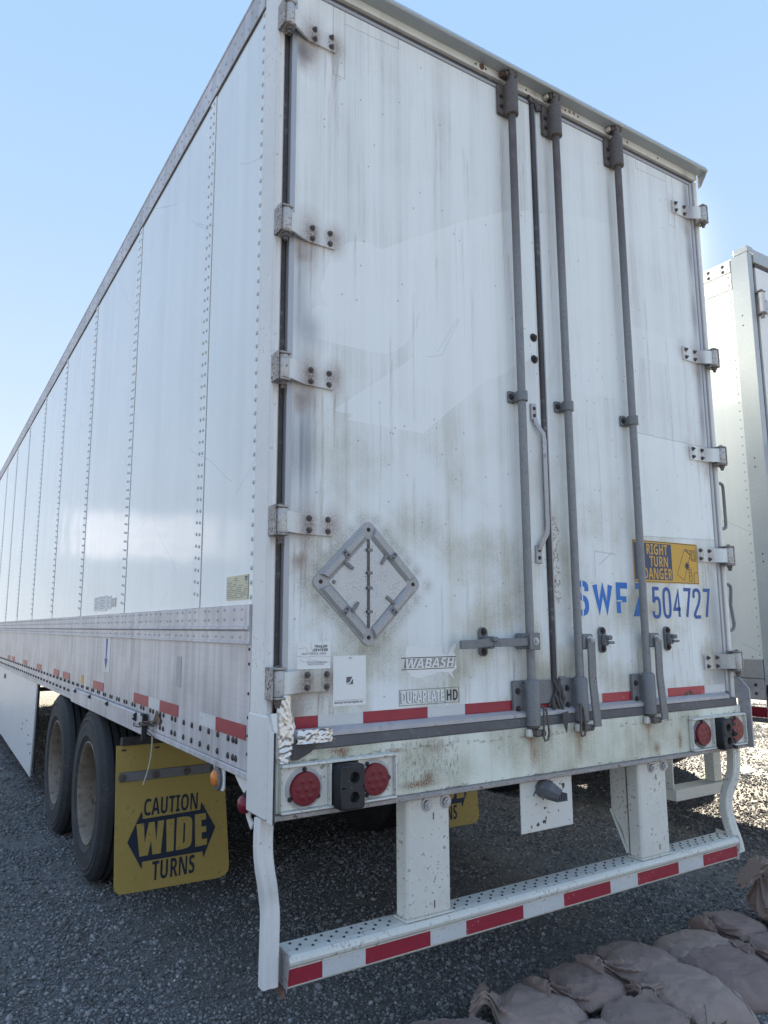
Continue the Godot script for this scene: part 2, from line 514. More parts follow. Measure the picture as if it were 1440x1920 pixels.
# ------------------------------------------------------------------ lettering from strokes
const GLYPHS := {
	"A": [[0, 0, 0, .5, 1, 1, 0], [0, .18, .3, .82, .3]], "C": [[1, 1, .68, 1, 1, 0, 1, 0, 0, 1, 0, 1, .32]],
	"D": [[0, 0, 0, 0, 1], [1, 0, 1, 1, 1, 1, 0, 0, 0]], "E": [[0, 1, 1, 0, 1, 0, 0, 1, 0], [0, 0, .52, .85, .52]],
	"F": [[0, 1, 1, 0, 1, 0, 0], [0, 0, .5, .85, .5]], "G": [[1, 1, .7, 1, 1, 0, 1, 0, 0, 1, 0, 1, .45], [0, 1, .45, .55, .45]],
	"H": [[0, 0, 0, 0, 1], [0, 1, 0, 1, 1], [0, 0, .52, 1, .52]], "I": [[0, .5, 0, .5, 1]], "N": [[0, 0, 0, 0, 1, 1, 0, 1, 1]],
	"O": [[2, 0, 0, 0, 1, 1, 1, 1, 0]], "0": [[2, 0, 0, 0, 1, 1, 1, 1, 0]], "R": [[0, 0, 0, 0, 1], [1, 0, 1, 1, 1, 1, .46, 0, .46], [0, .5, .46, 1, 0]],
	"S": [[1, 1, .74, 1, 1, 0, 1, 0, .54, 1, .48, 1, 0, 0, 0, 0, .26]], "T": [[0, 0, 1, 1, 1], [0, .5, 1, .5, 0]],
	"U": [[1, 0, 1, 0, 0, 1, 0, 1, 1]], "W": [[0, 0, 1, .25, 0, .5, 1, .75, 0, 1, 1]], "Z": [[0, 0, 1, 1, 1, 0, 0, 1, 0]],
	"B": [[0, 0, 0, 0, 1], [1, 0, 1, 1, 1, 1, .52, 0, .52], [1, 0, .52, 1, .52, 1, 0, 0, 0]], "L": [[0, 0, 1, 0, 0, 1, 0]],
	"P": [[0, 0, 0, 0, 1], [1, 0, 1, 1, 1, 1, .46, 0, .46]], "2": [[1, 0, .7, 0, 1, 1, 1, 1, .6, 0, .1, 0, 0], [0, 0, 0, 1, 0]],
	"4": [[0, .76, 0, .76, 1, 0, .28, 1, .28]], "5": [[0, .95, 1, .12, 1, .06, .5], [1, .06, .5, .3, .66, 1, .66, 1, 0, 0, 0, 0, .2]],
	"7": [[0, 0, 1, 1, 1, .36, 0]], "X": [[0, 0, 0, 1, 1], [0, 0, 1, 1, 0]],
}

# letters of width w, height h and stroke t from the point at (left, bottom); xf places the xy plane
func letters(b: MB, text: String, x: float, y: float, w: float, h: float, gap: float, t: float, xf: Transform3D, slant := 0.0, narrow := {}) -> float:
	var lift := 0.0
	for ch in text:
		var ww: float = narrow.get(ch, w)
		if ch == "I":
			ww = t
		if GLYPHS.has(ch):
			for st in GLYPHS[ch]:
				var pts := []
				for k in range(1, st.size(), 2):
					pts.append(Vector2(t * 0.5 + st[k] * (ww - t), t * 0.5 + st[k + 1] * (h - t)))
				var closed: bool = st[0] == 2
				if st[0] > 0:
					for pass_ in 3:
						var q := []
						var n := pts.size()
						if not closed:
							q.append(pts[0])
						for k in (n if closed else n - 1):
							var a: Vector2 = pts[k]
							var c: Vector2 = pts[(k + 1) % n]
							var f := 0.25 if pass_ > 0 else minf(0.25, 0.32 * ww / maxf(a.distance_to(c), 0.0001))
							if closed or k > 0:
								q.append(a.lerp(c, f))
							if closed or k < n - 2:
								q.append(a.lerp(c, 1.0 - f))
						if not closed:
							q.append(pts[n - 1])
						pts = q
				lift += 0.00006
				stroke(b, pts, t, closed, Vector2(x, y), lift, xf, slant, h)
		x += ww + gap
	return x

func stroke(b: MB, pts: Array, t: float, closed: bool, org: Vector2, z: float, xf: Transform3D, slant: float, top := 1e9) -> void:
	var n := pts.size()
	var L := []
	var R := []
	for k in n:
		var d0: Vector2
		var d1: Vector2
		if closed:
			d0 = (pts[k] - pts[(k + n - 1) % n]).normalized()
			d1 = (pts[(k + 1) % n] - pts[k]).normalized()
		else:
			d0 = (pts[k] - pts[max(k - 1, 0)]).normalized() if k > 0 else (pts[1] - pts[0]).normalized()
			d1 = (pts[k + 1] - pts[k]).normalized() if k < n - 1 else d0
		var m := (d0.orthogonal() + d1.orthogonal())
		m = m.normalized() if m.length() > 0.01 else d0.orthogonal()
		var s := minf(1.0 / maxf(0.25, m.dot(d0.orthogonal())), 3.5 if top < 1e8 else 2.0)
		var o := m * (t * 0.5 * s)
		var lp: Vector2 = pts[k] + o
		var rp: Vector2 = pts[k] - o
		if top < 1e8:
			# cut pointed corners off at the cap line and the base line
			lp = cut(lp, pts[k], top)
			rp = cut(rp, pts[k], top)
		L.append(lp); R.append(rp)
	var nz := (xf.basis * Vector3(0, 0, 1)).normalized()
	var f := func(p: Vector2) -> Vector3: return xf * Vector3(org.x + p.x + p.y * slant, org.y + p.y, z)
	for k in (n if closed else n - 1):
		var k2 := (k + 1) % n
		b.quad(f.call(L[k]), f.call(R[k]), f.call(R[k2]), f.call(L[k2]), nz)

func cut(p: Vector2, c: Vector2, top: float) -> Vector2:
	if p.y > top:
		return c.lerp(p, (top - c.y) / (p.y - c.y)) if p.y - c.y > 1e-6 else p
	if p.y < 0.0:
		return c.lerp(p, c.y / (c.y - p.y)) if c.y - p.y > 1e-6 else p
	return p

# capitals of the Droid Sans font fitted into a rectangle
func print_fit(parent: Node, called: String, text: String, x0: float, x1: float, y0: float, y1: float, z: float, m: Material, slant := 0.0, bold := true) -> void:
	var t := TextMesh.new()
	var f := SystemFont.new()
	f.font_names = PackedStringArray(["Droid Sans"])
	f.font_weight = 700 if bold else 400
	t.font = f
	t.font_size = 48
	t.pixel_size = 0.01
	t.depth = 0.0
	t.curve_step = 2.0
	t.text = text
	t.horizontal_alignment = HORIZONTAL_ALIGNMENT_LEFT
	t.material = m
	var o := MeshInstance3D.new()
	o.mesh = t
	o.name = numbered(called, parent)
	parent.add_child(o, true)
	var bb := t.get_aabb()
	var sx := (x1 - x0 - slant * (y1 - y0)) / bb.size.x
	var sy := (y1 - y0) / bb.size.y
	o.transform = Transform3D(Basis(V(sx, 0, 0), V(slant * sy, sy, 0), V(0, 0, 1)), V(x0 - bb.position.x * sx - bb.position.y * sy * slant, y0 - bb.position.y * sy, z))

# small print as real letters of the Droid Sans font
func print_line(parent: Node, text: String, at: Vector3, h: float, m: Material, bs := Basis(), bold := true, wide := 1.0) -> void:
	var t := TextMesh.new()
	var f := SystemFont.new()
	f.font_names = PackedStringArray(["Droid Sans"])
	f.font_weight = 700 if bold else 400
	t.font = f
	t.font_size = 32
	t.pixel_size = 0.01
	t.depth = 0.0
	t.curve_step = 4.0
	t.text = text
	t.horizontal_alignment = HORIZONTAL_ALIGNMENT_LEFT
	t.vertical_alignment = VERTICAL_ALIGNMENT_BOTTOM
	t.material = m
	var o := MeshInstance3D.new()
	o.mesh = t
	o.name = numbered("printed_line", parent)
	parent.add_child(o, true)
	var s := h / 0.232
	o.transform = Transform3D(bs * Basis.from_scale(Vector3(s * wide, s, s)), at)

# ------------------------------------------------------------------ build
func _ready() -> void:
	# camera
	var cam := Camera3D.new()
	cam.name = "camera"
	add_child(cam)
	cam.position = V(-2.27505, 1.5288, 2.27386)
	cam.rotation = V(0.154585, -0.564934, -0.004597)
	cam.fov = 70.14
	cam.near = 0.05
	cam.far = 900.0
	cam.current = true
	# sky
	var env := Environment.new()
	var sky := Sky.new()
	var sm := ProceduralSkyMaterial.new()
	sm.sky_top_color = Color(0.615, 0.775, 0.97)
	sm.sky_horizon_color = Color(0.965, 0.99, 1.0)
	sm.sky_curve = 0.22
	sm.ground_horizon_color = Color(0.62, 0.58, 0.52)
	sm.ground_bottom_color = Color(0.40, 0.37, 0.33)
	sm.sky_energy_multiplier = 0.452
	sm.ground_energy_multiplier = 0.42
	sm.sun_angle_max = 24.0
	sm.sun_curve = 0.08
	sm.sky_cover = low_clouds()
	sm.sky_cover_modulate = Color(0.66, 0.62, 0.60, 1.0)
	sky.sky_material = sm
	env.background_mode = Environment.BG_SKY
	env.sky = sky
	env.tonemap_mode = Environment.TONE_MAPPER_LINEAR
	env.tonemap_exposure = 6.6
	env.sdfgi_enabled = true
	env.ssao_enabled = true
	env.ssil_enabled = true
	var we := WorldEnvironment.new()
	we.name = "world"
	we.environment = env
	add_child(we)
	# sun: ahead of the trailer and to its right
	var sun := DirectionalLight3D.new()
	sun.name = "sun"
	add_child(sun)
	sun.look_at_from_position(V(1.58, 1.0, -1.28) * 10.0, Vector3.ZERO)
	sun.light_energy = 1.42
	sun.light_color = Color(1.0, 0.95, 0.86)
	sun.light_angular_distance = 0.5
	sun.shadow_enabled = true

	materials()
	ground()
	neighbour()
	trailer()
	sandbags()
	weed()
	gravel()

# a few small clouds low over the horizon
func low_clouds() -> ImageTexture:
	var w := 2048
	var h := 1024
	var n := FastNoiseLite.new(); n.seed = 14; n.frequency = 0.5; n.fractal_octaves = 5
	var im := Image.create_empty(w, h, false, Image.FORMAT_RGBA8)
	# azimuth in degrees right of straight ahead, half width, lowest and highest elevation
	var banks := [[-9.2, 2.3, 7.3, 9.8], [-50.0, 6.0, 4.0, 6.6], [71.0, 7.0, 3.5, 6.5], [118.0, 9.0, 4.0, 8.0], [165.0, 6.0, 5.0, 8.5], [-75.0, 8.0, 3.5, 7.5], [-130.0, 7.0, 5.0, 9.0]]
	for b in banks:
		for j in range(int((0.5 - (b[3] + 1.5) / 180.0) * h), int((0.5 - (b[2] - 1.0) / 180.0) * h)):
			var el := (0.5 - (j + 0.5) / h) * 180.0
			for i in range(int((0.5 + (b[0] - b[1] - 1.5) / 360.0) * w), int((0.5 + (b[0] + b[1] + 1.5) / 360.0) * w)):
				var az := ((i + 0.5) / w - 0.5) * 360.0
				var d := n.get_noise_2d(az * 3.0, el * 5.0)
				var e := smoothstep(b[1] + 0.9, b[1] - 1.4, absf(az - b[0]) + d * 1.6)
				var v := smoothstep(b[2] - 0.3, b[2] + 0.5, el + d * 0.8) * smoothstep(b[3] + 0.3, b[3] - 0.5, el + d * 1.1)
				im.set_pixel(i, j, Color(1, 1, 1, clampf(e * v * (0.75 + 1.4 * d), 0, 1)))
	return ImageTexture.create_from_image(im)

func materials() -> void:
	M.rear_tex = rear_texture()
	M.rear = rear_mat()
	M.white = mat(0.79, 0.79, 0.78, 0.4)
	# glossy side skin
	var side := StandardMaterial3D.new()
	side.albedo_texture = side_texture()
	side.roughness = 0.08
	side.heightmap_enabled = true
	side.heightmap_texture = ImageTexture.create_from_image(nseam(512, 0.012, 271, 2))
	side.heightmap_scale = 0.22
	side.metallic_specular = 0.5
	side.uv1_triplanar = true
	side.uv1_world_triplanar = true
	side.uv1_scale = Vector3.ONE * 0.25
	M.side = side
	var al := textured(mottled(512, lin(0.36, 0.35, 0.36), lin(0.52, 0.51, 0.53), lin(0.30, 0.28, 0.28), 0.30, 0.008, 0.06, 41), 0.6, 0.55, 0.25)
	M.alu = al
	M.alu_light = mat(0.55, 0.55, 0.57, 0.45, 0.2)
	M.rail = streaked_alu()
	M.trim_pale = mat(0.44, 0.45, 0.45, 0.4)
	M.trim = mat(0.42, 0.43, 0.46, 0.45, 0.3)
	M.rivet = mat(0.50, 0.49, 0.50, 0.45, 0.15)
	M.bolt_dark = mat(0.06, 0.05, 0.05, 0.6, 0.3)
	M.black = mat(0.022, 0.022, 0.024, 0.7)
	M.seal = textured(mottled(256, lin(0.045, 0.04, 0.042), lin(0.095, 0.088, 0.09), lin(0.16, 0.15, 0.15), 0.32, 0.01, 0.08, 51), 1.2, 0.65)
	M.seal_gray = textured(mottled(256, lin(0.095, 0.095, 0.105), lin(0.15, 0.15, 0.16), lin(0.24, 0.24, 0.24), 0.32, 0.01, 0.08, 53), 1.2, 0.6)
	M.galv = textured(mottled(512, lin(0.16, 0.165, 0.175), lin(0.25, 0.255, 0.265), lin(0.11, 0.10, 0.10), 0.32, 0.012, 0.10, 61), 1.6, 0.55, 0.25)
	M.galv_rusty = textured(mottled(512, lin(0.10, 0.085, 0.08), lin(0.19, 0.17, 0.165), lin(0.07, 0.045, 0.035), 0.40, 0.014, 0.08, 63), 1.8, 0.7, 0.15)
	M.rod = rod_mat()
	M.rust = textured(mottled(256, lin(0.10, 0.055, 0.04), lin(0.20, 0.12, 0.08), lin(0.36, 0.33, 0.30), 0.36, 0.02, 0.12, 67), 3.0, 0.85)
	M.scuffed = textured(mottled(512, lin(0.64, 0.63, 0.575), lin(0.76, 0.755, 0.70), lin(0.36, 0.31, 0.26), 0.32, 0.01, 0.07, 71, 0.07), 1.1, 0.5)
	M.hinge = textured(mottled(256, lin(0.40, 0.39, 0.38), lin(0.62, 0.61, 0.60), lin(0.14, 0.10, 0.08), 0.34, 0.012, 0.08, 173), 2.4, 0.42, 0.2)
	M.hinge_dark = textured(mottled(256, lin(0.24, 0.21, 0.19), lin(0.58, 0.56, 0.54), lin(0.10, 0.07, 0.06), 0.40, 0.014, 0.08, 175), 2.6, 0.6)
	M.flange = textured(mottled(512, lin(0.24, 0.21, 0.20), lin(0.46, 0.43, 0.42), lin(0.13, 0.09, 0.07), 0.33, 0.012, 0.07, 72), 1.3, 0.6)
	M.chipped = textured(mottled(512, lin(0.66, 0.66, 0.62), lin(0.74, 0.74, 0.70), lin(0.05, 0.035, 0.035), 0.335, 0.006, 0.05, 74, 0.022), 2.0, 0.45)
	M.post = textured(mottled(512, lin(0.68, 0.67, 0.65), lin(0.79, 0.785, 0.765), lin(0.46, 0.42, 0.39), 0.245, 0.005, 0.07, 79, 0.08), 0.9, 0.45)
	M.red = textured(mottled(256, lin(0.27, 0.016, 0.035), lin(0.36, 0.028, 0.052), lin(0.44, 0.2, 0.2), 0.23, 0.01, 0.10, 81), 2.0, 0.4)
	M.red_worn = textured(mottled(256, lin(0.36, 0.035, 0.05), lin(0.46, 0.06, 0.075), lin(0.55, 0.40, 0.38), 0.30, 0.014, 0.06, 85, 0.05), 2.0, 0.45)
	M.white_tape = textured(mottled(256, lin(0.56, 0.57, 0.57), lin(0.66, 0.67, 0.67), lin(0.40, 0.36, 0.36), 0.26, 0.01, 0.10, 83), 2.0, 0.4)
	M.lamp_red = mat(0.165, 0.006, 0.019, 0.35)
	M.lamp_amber = mat(0.65, 0.20, 0.03, 0.3)
	M.chrome = mat(0.50, 0.50, 0.52, 0.4, 0.3)
	M.rubber = textured(mottled(256, lin(0.016, 0.017, 0.019), lin(0.032, 0.033, 0.036), lin(0.07, 0.07, 0.07), 0.27, 0.012, 0.10, 91), 1.5, 0.6)
	M.tyre = textured(mottled(256, lin(0.020, 0.021, 0.024), lin(0.042, 0.043, 0.047), lin(0.09, 0.085, 0.08), 0.28, 0.012, 0.12, 93), 1.2, 0.75)
	M.rim = textured(mottled(256, lin(0.12, 0.09, 0.065), lin(0.31, 0.265, 0.21), lin(0.08, 0.05, 0.03), 0.38, 0.010, 0.05, 95), 0.9, 0.65)
	M.yellow = textured(mottled(512, lin(0.40, 0.295, 0.08), lin(0.475, 0.355, 0.10), lin(0.26, 0.20, 0.09), 0.30, 0.004, 0.06, 97), 0.7, 0.5)
	M.sign_yellow = mat(0.62, 0.36, 0.05, 0.5)
	M.navy = mat(0.010, 0.022, 0.05, 0.5)
	M.sign_navy = mat(0.035, 0.055, 0.12, 0.5)
	M.blue = mat(0.02, 0.085, 0.32, 0.5)
	M.stencil = mat(0.03, 0.18, 0.55, 0.55)
	M.ink = mat(0.03, 0.03, 0.035, 0.5)
	M.ink_gray = mat(0.22, 0.22, 0.23, 0.5)
	M.paper = mat(0.80, 0.80, 0.79, 0.5)
	M.label_yellow = mat(0.58, 0.55, 0.38, 0.5)
	M.foil = mat(0.66, 0.66, 0.67, 0.33, 0.9)
	M.steel_dark = textured(mottled(256, lin(0.03, 0.03, 0.03), lin(0.07, 0.065, 0.06), lin(0.12, 0.08, 0.06), 0.32, 0.02, 0.1, 99), 1.2, 0.8)
	M.wire = mat(0.6, 0.58, 0.5, 0.6)
	M.placard_leaf = textured(mottled(512, lin(0.52, 0.52, 0.52), lin(0.66, 0.66, 0.655), lin(0.20, 0.17, 0.16), 0.345, 0.012, 0.10, 102, 0.16), 2.4, 0.5, 0.1)
	M.placard = textured(mottled(512, lin(0.34, 0.34, 0.345), lin(0.47, 0.47, 0.47), lin(0.15, 0.12, 0.11), 0.34, 0.012, 0.10, 101, 0.16), 2.4, 0.5, 0.15)
	M.frame_gray = textured(mottled(512, lin(0.40, 0.435, 0.455), lin(0.48, 0.515, 0.535), lin(0.60, 0.6, 0.58), 0.22, 0.006, 0.10, 103), 0.7, 0.45, 0.15)
	M.skirt = textured(mottled(512, lin(0.66, 0.66, 0.66), lin(0.76, 0.76, 0.76), lin(0.46, 0.44, 0.43), 0.30, 0.005, 0.05, 107), 0.5, 0.4)

func side_texture() -> ImageTexture:
	var s := 1024
	var n1 := nimg(s, 16, 0.02, 201, 4); n1.resize(s, s, Image.INTERPOLATE_CUBIC)
	var n2 := nimg(s, s, 0.004, 203, 4)
	var n3 := nimg(s, s, 0.3, 205, 2)
	var a := n1.get_data(); var b := n2.get_data(); var c := n3.get_data()
	var out := PackedByteArray(); out.resize(s * s * 3)
	for k in s * s:
		var v := 0.915 - 0.05 * clampf(a[k] / 255.0 - 0.3, 0, 1) - 0.05 * clampf(b[k] / 255.0 - 0.35, 0, 1) - 0.02 * smoothstep(0.74, 0.8, c[k] / 255.0)
		out[k * 3] = int(v * 0.985 * 255); out[k * 3 + 1] = int(v * 255); out[k * 3 + 2] = int(v * 0.995 * 255)
	var im := Image.create_from_data(s, s, false, Image.FORMAT_RGB8, out)
	var rng := RandomNumberGenerator.new(); rng.seed = 11
	for q in 34:
		var p := Vector2(rng.randf_range(0, s), rng.randf_range(0, s))
		var d := Vector2(rng.randf_range(40, 210), 0).rotated(rng.randf_range(-0.75, -0.35) if q % 3 else rng.randf_range(0.3, 0.8))
		var col := Color(0.66, 0.66, 0.67)
		for k in int(d.length()):
			var z := p + d * (k / d.length()) + Vector2(0, sin(k * 0.05 + q) * 2.0)
			var i := posmod(int(z.x), s); var j := posmod(int(z.y), s)
			im.set_pixel(i, j, im.get_pixel(i, j).lerp(col, 0.45))
	return ImageTexture.create_from_image(im)

func streaked_alu() -> StandardMaterial3D:
	var s := 512
	var n1 := nimg(s, 24, 0.05, 301, 4); n1.resize(s, s, Image.INTERPOLATE_CUBIC)
	var n2 := nimg(s, s, 0.008, 303, 4)
	var n3 := nimg(12, s, 0.2, 305, 2); n3.resize(s, s, Image.INTERPOLATE_CUBIC)
	var a := n1.get_data(); var b := n2.get_data(); var c := n3.get_data()
	var out := PackedByteArray(); out.resize(s * s * 3)
	for k in s * s:
		var v := 0.81 - 0.15 * clampf(a[k] / 255.0 - 0.25, 0, 1) - 0.14 * clampf(b[k] / 255.0 - 0.3, 0, 1) + 0.03 * (c[k] / 255.0 - 0.5)
		out[k * 3] = int(v * 1.0 * 255); out[k * 3 + 1] = int(v * 0.985 * 255); out[k * 3 + 2] = int(v * 1.0 * 255)
	return textured(ImageTexture.create_from_image(Image.create_from_data(s, s, false, Image.FORMAT_RGB8, out)), 0.55, 0.42, 0.12)

func rod_mat() -> StandardMaterial3D:
	# brown with rust at the top of the rod, dull zinc lower down; v runs along the rod
	var w := 32
	var h := 512
	var n := nimg(w, h, 0.06, 401, 4).get_data()
	var n2 := nimg(w, h, 0.3, 403, 2).get_data()
	var out := PackedByteArray(); out.resize(w * h * 3)
	for j in h:
		var t := smoothstep(0.42, 0.08, j / float(h))
		for i in w:
			var k := j * w + i
			var zinc := lin(0.20, 0.205, 0.215).lerp(lin(0.29, 0.295, 0.305), n[k] / 255.0)
			var br := lin(0.085, 0.07, 0.066).lerp(lin(0.16, 0.135, 0.125), n[k] / 255.0)
			var c := zinc.lerp(br, clampf(t * 1.1 + (n[k] / 255.0 - 0.5) * 0.5, 0, 1) * 0.95).darkened(0.12 * smoothstep(0.66, 0.8, n2[k] / 255.0))
			out[k * 3] = int(c.r * 255); out[k * 3 + 1] = int(c.g * 255); out[k * 3 + 2] = int(c.b * 255)
	var m := StandardMaterial3D.new()
	m.albedo_texture = ImageTexture.create_from_image(Image.create_from_data(w, h, false, Image.FORMAT_RGB8, out))
	m.roughness = 0.5
	m.metallic = 0.25
	return m

# ------------------------------------------------------------------ ground
func ground() -> void:
	var s := 1024
	var c1 := nseam(s, 0.045, 501, 2, FastNoiseLite.TYPE_CELLULAR)
	var c2 := nseam(s, 0.13, 503, 2, FastNoiseLite.TYPE_CELLULAR)
	var n1 := nseam(s, 0.006, 505, 4)
	var a := c1.get_data(); var b := c2.get_data(); var c := n1.get_data()
	var out := PackedByteArray(); out.resize(s * s * 3)
	var hh := PackedByteArray(); hh.resize(s * s)
	for k in s * s:
		var f := 0.5 * a[k] / 255.0 + 0.5 * b[k] / 255.0
		var v := 0.32 + 0.25 * f + 0.10 * (c[k] / 255.0 - 0.5)
		out[k * 3] = int(v * 255); out[k * 3 + 1] = int(v * 0.985 * 255); out[k * 3 + 2] = int(v * 0.96 * 255)
		hh[k] = int(f * 255)
	var m := textured(ImageTexture.create_from_image(Image.create_from_data(s, s, false, Image.FORMAT_RGB8, out)), 0.7, 0.95)
	m.heightmap_enabled = true
	m.heightmap_texture = ImageTexture.create_from_image(Image.create_from_data(s, s, false, Image.FORMAT_L8, hh))
	m.heightmap_scale = 1.2
	M.ground = m
	# one sheet, finely folded near the trailer, flat far away
	var g := MB.new()
	var nz := FastNoiseLite.new(); nz.seed = 9; nz.frequency = 0.5; nz.fractal_octaves = 3
	var xs := [-400.0, -120.0, -40.0, -16.0, -8.0]
	var zs := [-400.0, -150.0, -60.0, -30.0, -18.0]
	for k in 61:
		xs.append(-5.0 + k * 0.2)
	for k in 61:
		zs.append(-9.0 + k * 0.2)
	xs.append_array([10.0, 16.0, 40.0, 120.0, 400.0]); zs.append_array([6.0, 12.0, 30.0, 100.0, 400.0])
	var hgt := func(x: float, z: float) -> float: return ground_y(x, z, nz)
	for i in xs.size() - 1:
		for j in zs.size() - 1:
			var p := []
			var n := []
			for q in [[0, 0], [1, 0], [1, 1], [0, 1]]:
				var x: float = xs[i + q[0]]; var z: float = zs[j + q[1]]
				p.append(V(x, hgt.call(x, z), z))
				n.append(V(hgt.call(x - 0.1, z) - hgt.call(x + 0.1, z), 0.2, hgt.call(x, z - 0.1) - hgt.call(x, z + 0.1)).normalized())
			g.quad4(p[0], p[1], p[2], p[3], n[0], n[1], n[2], n[3])
	var o := put("ground", self, [g, m])
	o.set_meta("kind", "structure")
	o.set_meta("label", "grey gravel yard under and around the parked trailers")
	o.set_meta("category", "ground")

func ground_y(x: float, z: float, nz: FastNoiseLite) -> float:
	if absf(x) > 9.0 or z < -10.0 or z > 5.0:
		return -0.012
	return nz.get_noise_2d(x, z) * 0.014 - 0.012

func stone_mesh(rng: RandomNumberGenerator, rough: float) -> ArrayMesh:
	# a crushed stone: a sphere of few faces, cut and pushed about
	var sp := SphereMesh.new()
	sp.radius = 0.5; sp.height = 1.0; sp.radial_segments = 7; sp.rings = 3
	var arr := sp.get_mesh_arrays()
	var v: PackedVector3Array = arr[Mesh.ARRAY_VERTEX]
	var idx: PackedInt32Array = arr[Mesh.ARRAY_INDEX]
	var nz := FastNoiseLite.new(); nz.seed = rng.randi(); nz.frequency = 1.1
	var moved := []
	for p in v:
		moved.append(p * (1.0 + rough * nz.get_noise_3dv(p * 2.0)) * V(1.0, 0.68, 0.85))
	var b := MB.new()
	for k in range(0, idx.size(), 3):
		var p0: Vector3 = moved[idx[k]]; var p1: Vector3 = moved[idx[k + 1]]; var p2: Vector3 = moved[idx[k + 2]]
		var n := (p1 - p0).cross(p2 - p0)
		if n.length() < 1e-7:
			continue
		n = n.normalized()
		if n.dot(p0 + p1 + p2) < 0:
			n = -n
		var s0 := (p0.normalized() * 0.15 + n).normalized(); var s1 := (p1.normalized() * 0.15 + n).normalized(); var s2 := (p2.normalized() * 0.15 + n).normalized()
		b.tri(p0, p1, p2, s0, s1, s2)
	var am := ArrayMesh.new()
	var a := []
	a.resize(Mesh.ARRAY_MAX)
	a[Mesh.ARRAY_VERTEX] = b.P; a[Mesh.ARRAY_NORMAL] = b.N; a[Mesh.ARRAY_INDEX] = b.I
	am.add_surface_from_arrays(Mesh.PRIMITIVE_TRIANGLES, a)
	var m := StandardMaterial3D.new()
	m.vertex_color_use_as_albedo = true
	m.roughness = 0.9
	am.surface_set_material(0, m)
	return am

func gravel() -> void:
	var rng := RandomNumberGenerator.new()
	rng.seed = 4242
	var nz := FastNoiseLite.new(); nz.seed = 9; nz.frequency = 0.5; nz.fractal_octaves = 3
	var patch := FastNoiseLite.new(); patch.seed = 31; patch.frequency = 0.9; patch.fractal_octaves = 3
	var eye := Vector2(-2.275, 2.274)
	var fwd := Vector2(sin(0.565), -cos(0.565))
	for kind in 3:
		var am := stone_mesh(rng, [0.5, 0.7, 0.35][kind])
		var count: int = [150000, 130000, 60000][kind]
		var buf := PackedFloat32Array()
		buf.resize(count * 16)
		var n := 0
		while n < count:
			# spread so that near ground gets most stones
			var d := 1.5 + 15.0 * pow(rng.randf(), 1.75)
			var a := rng.randf_range(-0.62, 0.62)
			var dir := fwd.rotated(a)
			var p := eye + dir * d
			var pn := patch.get_noise_2d(p.x, p.y)
			if rng.randf() > 0.62 + pn * 0.9:
				continue
			var e := rng.randf()
			var size := 0.006 + 0.013 * e * e + (0.020 * rng.randf() if rng.randf() < 0.035 else 0.0)
			if kind == 2:
				size = 0.004 + 0.004 * e
			size *= clampf(0.75 + d * 0.07, 0.8, 1.8)
			var bs := Basis.from_euler(V(rng.randf_range(-0.5, 0.5), rng.randf() * TAU, rng.randf_range(-0.5, 0.5))) * Basis.from_scale(V(size * rng.randf_range(0.8, 1.3), size * rng.randf_range(0.7, 1.1), size))
			var y := ground_y(p.x, p.y, nz) + size * rng.randf_range(0.05, 0.3)
			var k := n * 16
			buf[k] = bs.x.x; buf[k + 1] = bs.y.x; buf[k + 2] = bs.z.x; buf[k + 3] = p.x
			buf[k + 4] = bs.x.y; buf[k + 5] = bs.y.y; buf[k + 6] = bs.z.y; buf[k + 7] = y
			buf[k + 8] = bs.x.z; buf[k + 9] = bs.y.z; buf[k + 10] = bs.z.z; buf[k + 11] = p.y
			var tone := rng.randf()
			var v := 0.10 + 0.25 * tone * tone
			if rng.randf() < 0.05:
				v += 0.14
			var warm := rng.randf_range(-0.03, 0.05)
			buf[k + 12] = v * (1.0 + warm); buf[k + 13] = v; buf[k + 14] = v * (1.0 - warm * 0.8); buf[k + 15] = 1.0
			n += 1
		var mm := MultiMesh.new()
		mm.transform_format = MultiMesh.TRANSFORM_3D
		mm.use_colors = true
		mm.mesh = am
		mm.instance_count = count
		mm.buffer = buf
		var o := MultiMeshInstance3D.new()
		o.multimesh = mm
		o.name = numbered("gravel", self)
		add_child(o, true)
		o.set_meta("kind", "stuff")
		o.set_meta("label", ["loose crushed grey gravel covering the yard", "sharp grey gravel chips scattered over the yard", "fine grit between the gravel stones"][kind])
		o.set_meta("category", "gravel")

# ------------------------------------------------------------------ shared running gear
func tyre_mb(grooves := true) -> MB:
	var b := MB.new()
	var p := [Vector2(0.292, -0.118), Vector2(0.315, -0.132), Vector2(0.335, -0.137), Vector2(0.338, -0.141), Vector2(0.344, -0.139), Vector2(0.375, -0.142), Vector2(0.41, -0.142), Vector2(0.43, -0.139), Vector2(0.434, -0.142), Vector2(0.440, -0.137), Vector2(0.455, -0.134), Vector2(0.462, -0.137), Vector2(0.468, -0.130), Vector2(0.488, -0.119), Vector2(0.499, -0.108)]
	if grooves:
		for g in [-0.066, -0.022, 0.022, 0.066]:
			p.append(Vector2(0.503, g - 0.0075)); p.append(Vector2(0.484, g - 0.0055)); p.append(Vector2(0.484, g + 0.0055)); p.append(Vector2(0.503, g + 0.0075))
	else:
		p.append(Vector2(0.503, 0.0))
	var n := p.size()
	for k in range(14, -1, -1):
		p.append(Vector2(p[k].x, -p[k].y))
	# axis along x, outside is -x; profile runs from outside to inside
	b.lathe(p, Vector3.ZERO, Basis(V(0, 0, 1), V(1, 0, 0), V(0, 1, 0)), 64)
	return b

